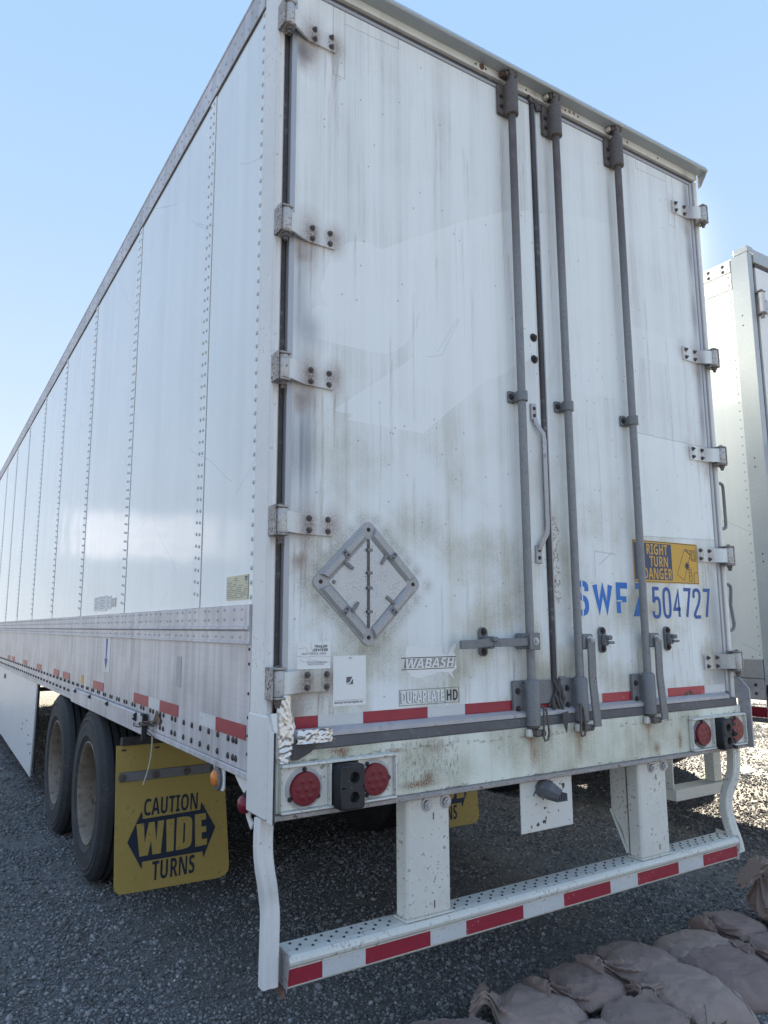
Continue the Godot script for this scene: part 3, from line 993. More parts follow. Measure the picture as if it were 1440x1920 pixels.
func rim_mb() -> MB:
	var b := MB.new()
	var bs := Basis(V(0, 0, 1), V(1, 0, 0), V(0, 1, 0))
	b.lathe([Vector2(0.285, -0.105), Vector2(0.299, -0.122), Vector2(0.303, -0.128), Vector2(0.296, -0.131), Vector2(0.288, -0.126), Vector2(0.280, -0.108), Vector2(0.268, -0.09), Vector2(0.262, -0.03), Vector2(0.25, 0.05), Vector2(0.236, 0.085), Vector2(0.21, 0.10), Vector2(0.15, 0.10), Vector2(0.14, 0.09), Vector2(0.138, 0.06)], Vector3.ZERO, bs, 48)
	for k in 8:
		var a := TAU * k / 8.0
		b.bolt(V(0.097, sin(a) * 0.142, cos(a) * 0.142), V(-1, 0, 0), 0.014, 0.03)
	return b

func hub_mb() -> MB:
	var b := MB.new()
	b.lathe([Vector2(0.138, 0.07), Vector2(0.12, 0.05), Vector2(0.10, -0.01), Vector2(0.085, -0.03), Vector2(0.08, -0.06), Vector2(0.0, -0.065)], Vector3.ZERO, Basis(V(0, 0, 1), V(1, 0, 0), V(0, 1, 0)), 24)
	for k in 5:
		var a := TAU * (k + 0.5) / 5.0
		b.lathe([Vector2(0.022, -0.004), Vector2(0, -0.004)], V(0.1, sin(a) * 0.185, cos(a) * 0.185), Basis(V(0, 0, 1), V(1, 0, 0), V(0, 1, 0)), 10)
	return b

var wheel0: Node3D

func wheel(root: Node3D, x: float, z: float, turn: float) -> void:
	var w: Node3D
	if wheel0 == null:
		w = Node3D.new()
		wheel0 = w
		w.name = numbered("wheel", root)
		root.add_child(w, true)
		put("tyre", w, [tyre_mb(), M.tyre])
		put("rim", w, [rim_mb(), M.rim, hub_mb(), M.steel_dark])
	else:
		w = wheel0.duplicate()
		w.name = numbered("wheel", root)
		root.add_child(w, true)
	w.position = V(x, 0.503, z)
	w.scale = Vector3(1.0, 1.02, 1.02)
	w.rotation = V(0.37 * z, 0, 0) if turn == 0.0 else V(0, PI, 0)

func running_gear(root: Node3D, zs: Array) -> void:
	for z in zs:
		wheel(root, -1.163, z, 0.0)
		wheel(root, -0.795, z, PI)
		wheel(root, 0.795, z, 0.0)
		wheel(root, 1.163, z, PI)
		var b := MB.new()
		b.tube([V(-1.1, 0.498, z), V(1.1, 0.498, z)], 0.065, 14)
		for s in [-1.0, 1.0]:
			b.box(V(s * 0.5 - 0.05, 0.46, z - 0.16), V(s * 0.5 + 0.05, 0.62, z + 0.16), 0.01)
			b.lathe([Vector2(0.2, -0.06), Vector2(0.2, 0.06)], V(s * 0.63, 0.498, z), Basis(V(0, 0, 1), V(1, 0, 0), V(0, 1, 0)), 20)
			b.tube([V(s * 0.38, 0.56, z + 0.25), V(s * 0.38, 0.86, z + 0.25)], 0.11, 14)
		put("axle", root, [b, M.steel_dark])

func underbody(root: Node3D, z0: float, z1: float, slider: float) -> void:
	var f := MB.new()
	f.box(V(-1.26, 1.15, z0), V(1.26, 1.20, z1))
	put("floor_deck", root, [f, M.steel_dark])
	var z := z1 - 0.3
	while z > z0:
		var c := MB.new()
		c.box(V(-1.25, 1.04, z - 0.004), V(1.25, 1.149, z + 0.004))
		c.box(V(-1.25, 1.03, z - 0.03), V(1.25, 1.039, z + 0.03))
		put("crossmember", root, [c, M.steel_dark])
		z -= 0.6
	for s in [-1.0, 1.0]:
		var r := MB.new()
		r.box(V(s * 0.5 - 0.06, 0.86, slider - 1.4), V(s * 0.5 + 0.06, 1.028, slider + 1.4), 0.008)
		put("slider_rail", root, [r, M.steel_dark])

# ------------------------------------------------------------------ the trailer
func trailer() -> void:
	var root := thing("box_trailer", "white box trailer with closed rear doors, stained and rusty, nearest the camera", "trailer")
	trailer_side(root)
	trailer_frame(root)
	running_gear(root, [-2.78, -4.025])
	underbody(root, -16.1, -0.14, -3.3)
	trailer_low(root)
	mud_flaps(root)
	var L := left_door(root)
	var R := right_door(root)
	rods(L, R)
	tail_lamps(root)
	underride(root)
	foil(root)

func rbox(lo: Vector3, hi: Vector3, bev := 0.0) -> MB:
	var b := MB.new()
	b.box(lo, hi, bev)
	return b

func trailer_side(root: Node3D) -> void:
	var front := -16.15
	# roof and far walls
	put("roof", root, [rbox(V(-1.285, 4.08, front), V(1.285, 4.098, -0.02)), M.white])
	put("front_wall", root, [rbox(V(-1.285, 1.02, front), V(1.285, 4.08, front + 0.04)), M.white])
	put("side_panel", root, [rbox(V(1.26, 1.02, front + 0.04), V(1.288, 4.08, -0.137)), M.side])
	# left wall: panels between seams
	var edges := [-0.172, -0.705]
	while edges[edges.size() - 1] > -15.0:
		edges.append(edges[edges.size() - 1] - 1.318)
	edges[edges.size() - 1] = front + 0.04
	var rv := MB.new()
	var fold := MB.new()
	for k in edges.size() - 1:
		put("side_panel", root, [rbox(V(-1.291, 1.604, edges[k + 1] + 0.002), V(-1.262, 3.966, edges[k] - 0.002), 0.001), M.side])
		if k > 0:
			# lapped strip with two rows of rivets
			var s := rbox(V(-1.2945, 1.6045, edges[k] - 0.078), V(-1.2912, 3.9655, edges[k] - 0.0005), 0.001)
			put("seam_strip", root, [s, M.side])
			var y := 1.66
			var n := 0
			while y < 3.94:
				rv.dome(V(-1.2945, y, edges[k] - 0.026), V(-1, 0, 0), 0.0075, 0.0045, 7)
				rv.dome(V(-1.2945, y + 0.006, edges[k] - 0.066), V(-1, 0, 0), 0.0075, 0.0045, 7)
				y += 0.0505
	var y0 := 1.63
	while y0 < 3.95:
		rv.dome(V(-1.2925, y0, -0.150), V(-1, 0, 0), 0.009, 0.0045, 7)
		y0 += 0.0513
	# rear edge strip beside the post
	put("edge_strip", root, [rbox(V(-1.2925, 1.604, -0.1705), V(-1.265, 3.966, -0.1365), 0.001), M.side])
	# roof rail
	var rr := MB.new()
	rr.box(V(-1.299, 3.966, front), V(-1.25, 4.088, -0.137), 0.003)
	rr.box(V(-1.302, 4.0885, front), V(-1.25, 4.104, -0.137), 0.005)
	put("roof_rail", root, [rr, M.rail])
	put("rail_gasket", root, [rbox(V(-1.2955, 3.957, front), V(-1.2915, 3.9655, -0.137)), M.bolt_dark])
	var zz := -0.19
	var q := 0
	while zz > -16.0:
		rv.dome(V(-1.299, 4.045 if q % 2 else 4.03, zz), V(-1, 0, 0), 0.0075, 0.005, 6)
		rv.dome(V(-1.299, 3.988, zz - 0.03), V(-1, 0, 0), 0.0075, 0.005, 6)
		zz -= 0.115 if q % 2 else 0.078
		q += 1
	# belt rail: flat with two rows, a ridge, a lower flat with one row
	var belt := MB.new()
	belt.prism([Vector2(-1.292, 1.6035), Vector2(-1.303, 1.603), Vector2(-1.303, 1.531), Vector2(-1.309, 1.527), Vector2(-1.309, 1.519), Vector2(-1.300, 1.511), Vector2(-1.300, 1.478), Vector2(-1.304, 1.474), Vector2(-1.304, 1.468), Vector2(-1.285, 1.466), Vector2(-1.26, 1.53)], front, -0.137)
	put("belt_rail", root, [belt, M.rail])
	q = 0
	zz = -0.205
	while zz > -16.0:
		rv.dome(V(-1.303, 1.5895, zz), V(-1, 0, 0), 0.0065, 0.0045, 6)
		rv.dome(V(-1.303, 1.5545, zz), V(-1, 0, 0), 0.0065, 0.0045, 6)
		rv.dome(V(-1.300, 1.4915, zz - 0.02), V(-1, 0, 0), 0.006, 0.0045, 6)
		zz -= [0.076, 0.099, 0.075, 0.098, 0.05, 0.12][q % 6]
		q += 1
	# lower aluminium panel and its bottom flange
	put("lower_panel", root, [rbox(V(-1.294, 1.042, front), V(-1.265, 1.468, -0.137), 0.002), M.rail])
	put("bottom_rail", root, [rbox(V(-1.300, 1.016, front), V(-1.20, 1.0415, -0.139), 0.004), M.rail])
	put("rivets", root, [rv, M.rivet]).set_meta("kind", "stuff")
	# big fasteners along the bottom
	var bb := MB.new()
	zz = -0.25
	q = 0
	while zz > -16.0:
		bb.dome(V(-1.294, 1.131, zz), V(-1, 0, 0), 0.0125, 0.007, 8)
		bb.dome(V(-1.294, 1.071, zz), V(-1, 0, 0), 0.0125, 0.007, 8)
		var pat := [0.03, 0.048, 0.11, 0.10, 0.10, 0.106, 0.107, 0.12, 0.05, 0.13]
		zz -= pat[q] if q < pat.size() else [0.05, 0.125][q % 2]
		q += 1
	for y in [1.10, 1.16, 1.40, 1.45, 1.30, 1.22]:
		bb.dome(V(-1.294, y, -0.148), V(-1, 0, 0), 0.006, 0.005, 6)
	put("fasteners", root, [bb, M.bolt_dark]).set_meta("kind", "stuff")
	# reflective tape on the lower panel
	var tp := [[-0.462, -0.162, 1], [-0.65, -0.4625, 0], [-1.22, -0.936, 1], [-1.412, -1.2205, 0], [-1.705, -1.4125, 1], [-2.75, -2.444, 1], [-3.905, -3.60, 1], [-4.355, -4.10, 1], [-5.37, -5.08, 1], [-6.4, -6.1, 1], [-7.5, -7.2, 1], [-8.0, -7.7, 1], [-9.6, -9.3, 1]]
	for t in tp:
		put("reflective_tape", root, [rbox(V(-1.2965, 1.143, t[0]), V(-1.2942, 1.193, t[1])), M.red if t[2] else M.white_tape])
	# labels on the side
	var lb := put("maintenance_label", root, [rbox(V(-1.2945, 1.625, -0.387), V(-1.2912, 1.713, -0.176)), M.label_yellow])
	var side_xf := Transform3D(Basis(V(0, 0, 1), V(0, 1, 0), V(-1, 0, 0)), V(-1.2950, 0, 0))
	var ink := MB.new()
	for r in 11:
		var yy := 1.703 - r * 0.007
		var z := -0.38
		var rg := RandomNumberGenerator.new(); rg.seed = 5 + r
		while z < -0.19:
			var l := rg.randf_range(0.008, 0.03)
			if rg.randf() < 0.72 and not (r < 4 and z > -0.29 and z < -0.215):
				ink.box(V(-1.2949, yy - 0.0014, z), V(-1.2947, yy + 0.0014, minf(z + l, -0.182)))
			z += l + 0.004
	for z in [-0.387, -0.177]:
		ink.box(V(-1.2949, 1.626, z), V(-1.2946, 1.712, z + 0.0014))
	ink.box(V(-1.2949, 1.690, -0.207), V(-1.2946, 1.708, -0.184))
	put("printed_text", lb, [ink, M.ink_gray])
	for t in [[-2.86, -2.70, 1.632, 1.722, 0], [-2.69, -2.49, 1.628, 1.722, 0], [-2.48, -2.37, 1.636, 1.716, 0], [-2.355, -2.245, 1.648, 1.70, 1]]:
		var d := put("side_decal", root, [rbox(V(-1.2945, t[2], t[0]), V(-1.2912, t[3], t[1])), M.chrome if t[4] else M.paper])
		var k2 := MB.new()
		for r in 8:
			var yy: float = t[3] - 0.008 - r * 0.0098
			if yy > t[2] + 0.004:
				k2.box(V(-1.2949, yy - 0.0016, t[0] + 0.01), V(-1.2946, yy + 0.0016, t[1] - 0.012 - 0.02 * (r % 3)))
		put("printed_text", d, [k2, M.ink_gray])
	# blue arrow on a pale strip
	var ar := put("arrow_decal", root, [rbox(V(-1.2962, 1.262, -2.49), V(-1.2942, 1.466, -2.305)), M.white_tape])
	var am := MB.new()
	am.prism([Vector2(-2.43, 1.46), Vector2(-2.38, 1.46), Vector2(-2.392, 1.34), Vector2(-2.36, 1.34), Vector2(-2.405, 1.275), Vector2(-2.45, 1.34), Vector2(-2.418, 1.34)], 0.0, 0.0003, Transform3D(side_xf.basis, V(-1.2966, 0, 0)))
	put("arrow", ar, [am, M.blue])
	put("yellow_tag", root, [rbox(V(-1.296, 1.15, -3.16), V(-1.2942, 1.205, -3.07)), M.sign_yellow])
	# a scraped-off sticker
	put("old_sticker", root, [rbox(V(-1.2958, 1.27, -0.985), V(-1.2942, 1.40, -0.915)), M.alu])
	# boxed cover on the rail above the wheels
	var cv := MB.new()
	cv.box(V(-1.318, 1.008, -3.38), V(-1.3002, 1.108, -1.43), 0.008)
	put("rail_cover", root, [cv, M.rail])
	var br := MB.new()
	br.box(V(-1.322, 1.10, -1.46), V(-1.3005, 1.112, -1.405), 0.003)
	br.box(V(-1.322, 0.985, -1.425), V(-1.3005, 1.0995, -1.405), 0.003)
	put("cover_end_strap", root, [br, M.black])
	var hb := MB.new()
	for z in [-1.55, -2.2, -2.7, -3.2]:
		hb.bolt(V(-1.318, 1.095, z), V(-1, 0, 0), 0.010, 0.010)
	hb.bolt(V(-1.318, 1.078, -1.55), V(-1, 0, 0), 0.010, 0.012)
	put("cover_bolts", root, [hb, M.bolt_dark]).set_meta("kind", "stuff")
	# rusty hook with loose wires
	var hk := MB.new()
	hk.prism([Vector2(-1.24, 1.145), Vector2(-1.17, 1.105), Vector2(-1.19, 1.085), Vector2(-1.30, 1.08)], 0.0, 0.004, Transform3D(side_xf.basis, V(-1.301, 0, 0)))
	hk.tube([V(-1.305, 1.10, -1.22), V(-1.36, 1.085, -1.32), V(-1.345, 1.07, -1.37), V(-1.31, 1.075, -1.25)], 0.004, 6)
	put("wire_hook", root, [hk, M.rust])
	var ww := MB.new()
	ww.tube([V(-1.305, 1.09, -1.23), V(-1.35, 1.06, -1.36), V(-1.34, 1.05, -1.50), V(-1.31, 1.055, -1.62)], 0.0028, 6)
	ww.tube([V(-1.305, 1.085, -1.25), V(-1.33, 1.065, -1.40), V(-1.32, 1.04, -1.30), V(-1.31, 1.02, -1.20)], 0.0026, 6)
	put("loose_wire", root, [ww, M.black])
	var wp := []
	for k in 9:
		var t := k / 8.0
		wp.append(V(-1.305 + 0.02 * sin(t * 2.5), 1.075 - 0.30 * t, -1.30 - 0.06 * t * t - 0.10 * t))
	var wm := MB.new()
	wm.tube(wp, 0.0035, 6)
	put("hanging_wire", root, [wm, M.wire], "thin pale wire hanging in front of the mud flap")

func trailer_low(root: Node3D) -> void:
	# side skirt ahead of the wheels
	var side_xf := Transform3D(Basis(V(0, 0, 1), V(0, 1, 0), V(-1, 0, 0)), V(-1.283, 0, 0))
	var sk := MB.new()
	sk.prism([Vector2(-5.36, 1.014), Vector2(-5.40, 0.62), Vector2(-5.44, 0.28), Vector2(-5.47, 0.155), Vector2(-5.60, 0.16), Vector2(-8.2, 0.21), Vector2(-12.4, 0.22), Vector2(-13.0, 1.014)], -0.012, 0.0, side_xf)
	var skirt := put("side_skirt", root, [sk, M.skirt])
	var sb := MB.new()
	for p in [[-5.9, 0.62], [-6.2, 0.56], [-5.72, 0.50], [-5.55, 0.44], [-6.25, 0.50], [-5.7, 0.42], [-5.52, 0.36]]:
		sb.dome(V(-1.283, p[1], p[0]), V(-1, 0, 0), 0.011, 0.006, 6)
	put("skirt_bolts", skirt, [sb, M.bolt_dark]).set_meta("kind", "stuff")
	put("skirt_edge", skirt, [rbox(V(-1.270, 0.2, -5.39), V(-1.255, 1.0, -5.35)), M.black])
	var sl := MB.new()
	sl.lathe([Vector2(0.03, 0), Vector2(0.028, 0.012), Vector2(0.0, 0.018)], V(-1.283, 0.925, -8.2), MB.facing(V(-1, 0, 0)), 12)
	put("marker_lamp", root, [sl, M.rust])
	# amber lamp on a plate below the rail
	var ap := MB.new()
	ap.prism([Vector2(-0.515, 1.016), Vector2(-0.39, 1.016), Vector2(-0.39, 0.945), Vector2(-0.405, 0.932), Vector2(-0.46, 0.932), Vector2(-0.475, 0.945)], -0.004, 0.0, Transform3D(side_xf.basis, V(-1.282, 0, 0)))
	var lr := MB.new()
	lr.lathe([Vector2(0.045, 0), Vector2(0.043, 0.010), Vector2(0.029, 0.014)], V(-1.2815, 0.972, -0.452), MB.facing(V(-1, 0, 0)), 20)
	var la := MB.new()
	la.lathe([Vector2(0.030, 0.011), Vector2(0.0285, 0.020), Vector2(0.018, 0.027), Vector2(0, 0.029)], V(-1.2815, 0.972, -0.452), MB.facing(V(-1, 0, 0)), 20)
	var amb := put("amber_marker_lamp", root, [la, M.lamp_amber])
	put("lamp_ring", amb, [lr, M.seal_gray])
	put("lamp_plate", amb, [ap, M.post])
	# corner gusset with the red side lamp
	var gp := MB.new()
	gp.prism([Vector2(-0.285, 1.0155), Vector2(-0.137, 1.0155), Vector2(-0.137, 0.90), Vector2(-0.105, 0.885), Vector2(-0.125, 0.862), Vector2(-0.165, 0.895), Vector2(-0.19, 0.965), Vector2(-0.235, 0.985)], -0.006, 0.0, Transform3D(side_xf.basis, V(-1.286, 0, 0)))
	var gb := MB.new()
	gb.bolt(V(-1.286, 0.965, -0.158), V(-1, 0, 0), 0.011, 0.01)
	put("corner_gusset", root, [gp, M.post, gb, M.bolt_dark])
	var rl := MB.new()
	rl.lathe([Vector2(0.030, 0), Vector2(0.029, 0.016), Vector2(0.019, 0.026), Vector2(0, 0.028)], V(-1.286, 0.935, -0.165), MB.facing(V(-1, 0, 0)), 18)
	put("red_marker_lamp", root, [rl, M.lamp_red])
	# landing gear far ahead
	var lg := MB.new()
	for s in [-1.0, 1.0]:
		lg.box(V(s * 0.95 - 0.06, 0.12, -13.06), V(s * 0.95 + 0.06, 1.03, -12.94), 0.01)
		lg.box(V(s * 0.95 - 0.13, 0.0, -13.13), V(s * 0.95 + 0.13, 0.03, -12.87), 0.005)
	lg.box(V(-0.89, 0.345, -13.03), V(0.89, 0.42, -12.97), 0.005)
	put("landing_gear", root, [lg, M.steel_dark])

func trailer_frame(root: Node3D) -> void:
	# corner posts
	for s in [-1.0, 1.0]:
		var p := MB.new()
		if s < 0:
			p.box(V(-1.297, 0.925, -0.135), V(-1.263, 4.03, 0.0), 0.012)
			p.box(V(-1.302, 0.918, -0.137), V(-1.262, 1.245, 0.030), 0.010)
		else:
			p.box(V(1.263, 0.925, -0.135), V(1.297, 4.03, 0.0), 0.012)
		put("corner_post", root, [p, M.post])
		# gap between post and door, with its rubber
		var g := MB.new()
		g.box(V(minf(s * 1.2625, s * 1.2385), 1.19, -0.12), V(maxf(s * 1.2625, s * 1.2385), 4.0, -0.022), 0.004)
		put("door_seal", root, [g, M.seal])
	# guard plates at the ends of the sill
	for s in [-1.0, 1.0]:
		var xf := Transform3D(Basis(V(0, 0, 1), V(0, 1, 0), V(-1, 0, 0)), V(s * 1.296 + (0.008 if s > 0 else 0.0), 0, 0))
		var gpl := MB.new()
		if s < 0:
			gpl.prism([Vector2(0.0305, 0.918), Vector2(0.074, 0.918), Vector2(0.074, 1.195), Vector2(0.0305, 1.20)], -0.006, 0.0, xf)
			var ge := MB.new()
			ge.box(V(-1.2962, 0.918, 0.0742), V(-1.2895, 1.195, 0.0772), 0.001)
			put("guard_plate", root, [gpl, M.post, ge, M.steel_dark])
		else:
			gpl.prism([Vector2(0.001, 0.918), Vector2(0.066, 0.918), Vector2(0.066, 1.205), Vector2(0.001, 1.275)], -0.008, 0.0, xf)
			put("guard_plate", root, [gpl, M.alu])
	# header: white band, dark seal below, sloping drip lip above
	var hd := rear_uv(rbox(V(-1.296, 4.031, -0.12), V(1.296, 4.086, 0.0), 0.003))
	put("rear_header", root, [hd, M.rear])
	put("header_seal", root, [rbox(V(-1.258, 4.001, -0.12), V(1.258, 4.0305, -0.014), 0.003), M.seal])
	var lip := MB.new()
	lip.prism([Vector2(0.0, 4.066), Vector2(0.062, 4.058), Vector2(0.068, 4.064), Vector2(0.055, 4.090), Vector2(0.0, 4.106), Vector2(-0.1, 4.106), Vector2(-0.1, 4.087), Vector2(0.0005, 4.087)], -1.302, 1.306, Transform3D(Basis(V(0, 0, 1), V(0, 1, 0), V(-1, 0, 0)), Vector3.ZERO))
	put("drip_lip", root, [lip, M.frame_gray])
	# broken end of the lip over the right corner
	var lend := MB.new()
	lend.prism([Vector2(0.0, 4.10), Vector2(0.066, 4.062), Vector2(0.02, 3.99), Vector2(0.0, 3.985)], 0.0, 0.003, Transform3D(Basis(V(0, 0, 1), V(0, 1, 0), V(-1, 0, 0)), V(1.302, 0, 0)))
	put("lip_end_plate", root, [lend, M.frame_gray])
	# small holes and lamps of the header
	var hl := MB.new()
	for x in [-0.33, -0.27, -0.02, 0.24, 0.33, 0.70, 0.95]:
		hl.dome(V(x, 4.05, 0.0), V(0, 0, 1), 0.006, 0.002, 8)
	put("header_holes", root, [hl, M.bolt_dark]).set_meta("kind", "stuff")
	var hr := MB.new()
	hr.lathe([Vector2(0.014, 0), Vector2(0.012, 0.006), Vector2(0, 0.008)], V(-0.295, 4.050, 0.0), MB.facing(V(0, 0, 1)), 12)
	put("header_lamp", root, [hr, M.rust])
	# sill: ledge over a dark rubber, deep white face, flange
	var lg := MB.new()
	lg.prism([Vector2(0.0, 1.190), Vector2(0.010, 1.189), Vector2(0.029, 1.178), Vector2(0.030, 1.1635), Vector2(0.0, 1.1635)], -1.19, 1.20, Transform3D(Basis(V(0, 0, 1), V(0, 1, 0), V(-1, 0, 0)), Vector3.ZERO))
	put("sill_ledge", root, [lg, M.alu])
	put("sill_rubber", root, [rbox(V(-1.255, 1.124, -0.05), V(1.255, 1.163, 0.0265), 0.004), M.seal_gray])
	var si := rear_uv(rbox(V(-1.262, 0.934, -0.06), V(1.287, 1.1235, 0.022), 0.003))
	put("rear_sill", root, [si, M.rear])
	put("sill_flange", root, [rear_uv(rbox(V(-1.284, 0.917, -0.12), V(1.287, 0.9335, 0.042), 0.003)), M.flange])
	# inside of the box behind the doors
	put("rear_bulkhead", root, [rbox(V(-1.225, 1.19, -0.118), V(1.225, 4.0, -0.06)), M.seal])

func hinge(door: Node3D, y: float, s: float, white := true) -> void:
	var b := MB.new()
	var d := MB.new()
	# strap lying on the door, bent up to the knuckle
	var xs := [1.052, 1.165, 1.195, 1.236, 1.262]
	var zs := [0.0, 0.0, 0.014, 0.036, 0.036]
	for k in 4:
		var xf := Transform3D.IDENTITY
		var p := [Vector2(s * xs[k], zs[k] - 0.0055), Vector2(s * xs[k + 1], zs[k + 1] - 0.0055), Vector2(s * xs[k + 1], zs[k + 1] + 0.004), Vector2(s * xs[k], zs[k] + 0.004)]
		b.prism(p, -0.036, 0.036, Transform3D(Basis(V(1, 0, 0), V(0, 0, 1), V(0, -1, 0)), V(0, y, 0)))
	# knuckle on its pin
	var kn := MB.new()
	kn.lathe([Vector2(0.0, -0.041), Vector2(0.019, -0.041), Vector2(0.021, -0.037), Vector2(0.021, 0.037), Vector2(0.019, 0.041), Vector2(0, 0.041)], V(s * 1.268, y, 0.036), Basis.IDENTITY, 20)
	# fork on the post
	var fk := MB.new()
	for e in [-1.0, 1.0]:
		fk.box(V(minf(s * 1.290, s * 1.246), y + e * 0.047 - 0.0045, -0.004), V(maxf(s * 1.290, s * 1.246), y + e * 0.047 + 0.0045, 0.058), 0.004)
	fk.box(V(minf(s * 1.2985, s * 1.2905), y - 0.052, -0.003), V(maxf(s * 1.2985, s * 1.2905), y + 0.052, 0.052), 0.003)
	d.tube([V(s * 1.268, y - 0.078, 0.036), V(s * 1.268, y + 0.058, 0.036)], 0.0085, 10)
	d.lathe([Vector2(0, -0.066), Vector2(0.013, -0.066), Vector2(0.0135, -0.053), Vector2(0.0, -0.052)], V(s * 1.268, y, 0.036), Basis.IDENTITY, 8)
	for bx in [1.072, 1.146]:
		for by in [-0.021, 0.021]:
			d.bolt(V(s * bx, y + by, 0.004), V(0, 0, 1), 0.0072, 0.010, bx * 9.0 + by * 30.0)
	rear_uv(b)
	put("hinge", door, [b, M.rear, d, M.galv_rusty])
	put("hinge_knuckle", door, [kn, M.hinge, fk, M.hinge_dark])

func tape_piece(door: Node3D, x0: float, x1: float, m: Material, y0 := 1.181, y1 := 1.229) -> void:
	put("reflective_tape", door, [rbox(V(x0, y0, -0.0057), V(x1, y1, -0.0035)), m])

func left_door(root: Node3D) -> Node3D:
	var door := put("rear_door", root, [rear_uv(rbox(V(-1.2165, 1.192, -0.055), V(-0.0005, 3.984, -0.006), 0.001)), M.rear], "left rear door with diamond placard holder and stickers")
	put("edge_trim", door, [rbox(V(-1.2380, 1.192, -0.05), V(-1.2168, 4.0, 0.0), 0.002), M.trim])
	put("edge_trim", door, [rbox(V(-1.2165, 3.985, -0.05), V(0.0, 3.9995, 0.0), 0.002), M.trim])
	put("centre_seal", door, [rbox(V(0.0, 1.20, -0.05), V(0.026, 3.995, 0.007), 0.005), M.seal])
	# torn rubber at the top of the centre seal
	var tr := MB.new()
	tr.prism([Vector2(-0.015, 4.022), Vector2(0.05, 4.0), Vector2(0.062, 3.965), Vector2(0.032, 3.955), Vector2(0.02, 3.99), Vector2(-0.008, 3.985)], 0.0005, 0.012)
	put("torn_seal", door, [tr, M.seal])
	for y in [3.806, 2.972, 2.420, 1.880, 1.344]:
		hinge(door, y, -1.0)
	tape_piece(door, -1.186, -1.1005, M.red)
	tape_piece(door, -1.10, -0.9225, M.white_tape)
	tape_piece(door, -0.922, -0.6435, M.red)
	tape_piece(door, -0.643, -0.4665, M.white_tape)
	tape_piece(door, -0.466, -0.12, M.red)
	tape_piece(door, -0.1195, -0.02, M.red)
	placard(door)
	door_stickers(door)
	# hasp bar bent over the seal
	var hs := MB.new()
	for yy in [2.455, 1.828]:
		hs.box(V(-0.068, yy - 0.04, -0.0055), V(-0.032, yy + 0.04, 0.004), 0.004)
	var path := [V(-0.05, 2.43, 0.004), V(-0.045, 2.40, 0.010), V(-0.012, 2.36, 0.016), V(-0.008, 2.33, 0.016), V(-0.008, 1.95, 0.016), V(-0.012, 1.92, 0.016), V(-0.045, 1.865, 0.010), V(-0.05, 1.84, 0.004)]
	hs.sweep(path, [Vector2(-0.011, -0.003), Vector2(0.011, -0.003), Vector2(0.011, 0.003), Vector2(-0.011, 0.003)], V(0, 0, 1), false)
	var hb := MB.new()
	for yy in [2.472, 2.44, 1.845, 1.812]:
		hb.dome(V(-0.05, yy, 0.0035), V(0, 0, 1), 0.009, 0.006, 10)
	put("hasp_bar", door, [hs, M.alu, hb, M.bolt_dark])
	var cb := MB.new()
	for yy in [2.808, 2.706]:
		cb.bolt(V(-0.029, yy, -0.006), V(0, 0, 1), 0.013, 0.012)
	put("door_bolts", door, [cb, M.bolt_dark])
	return door

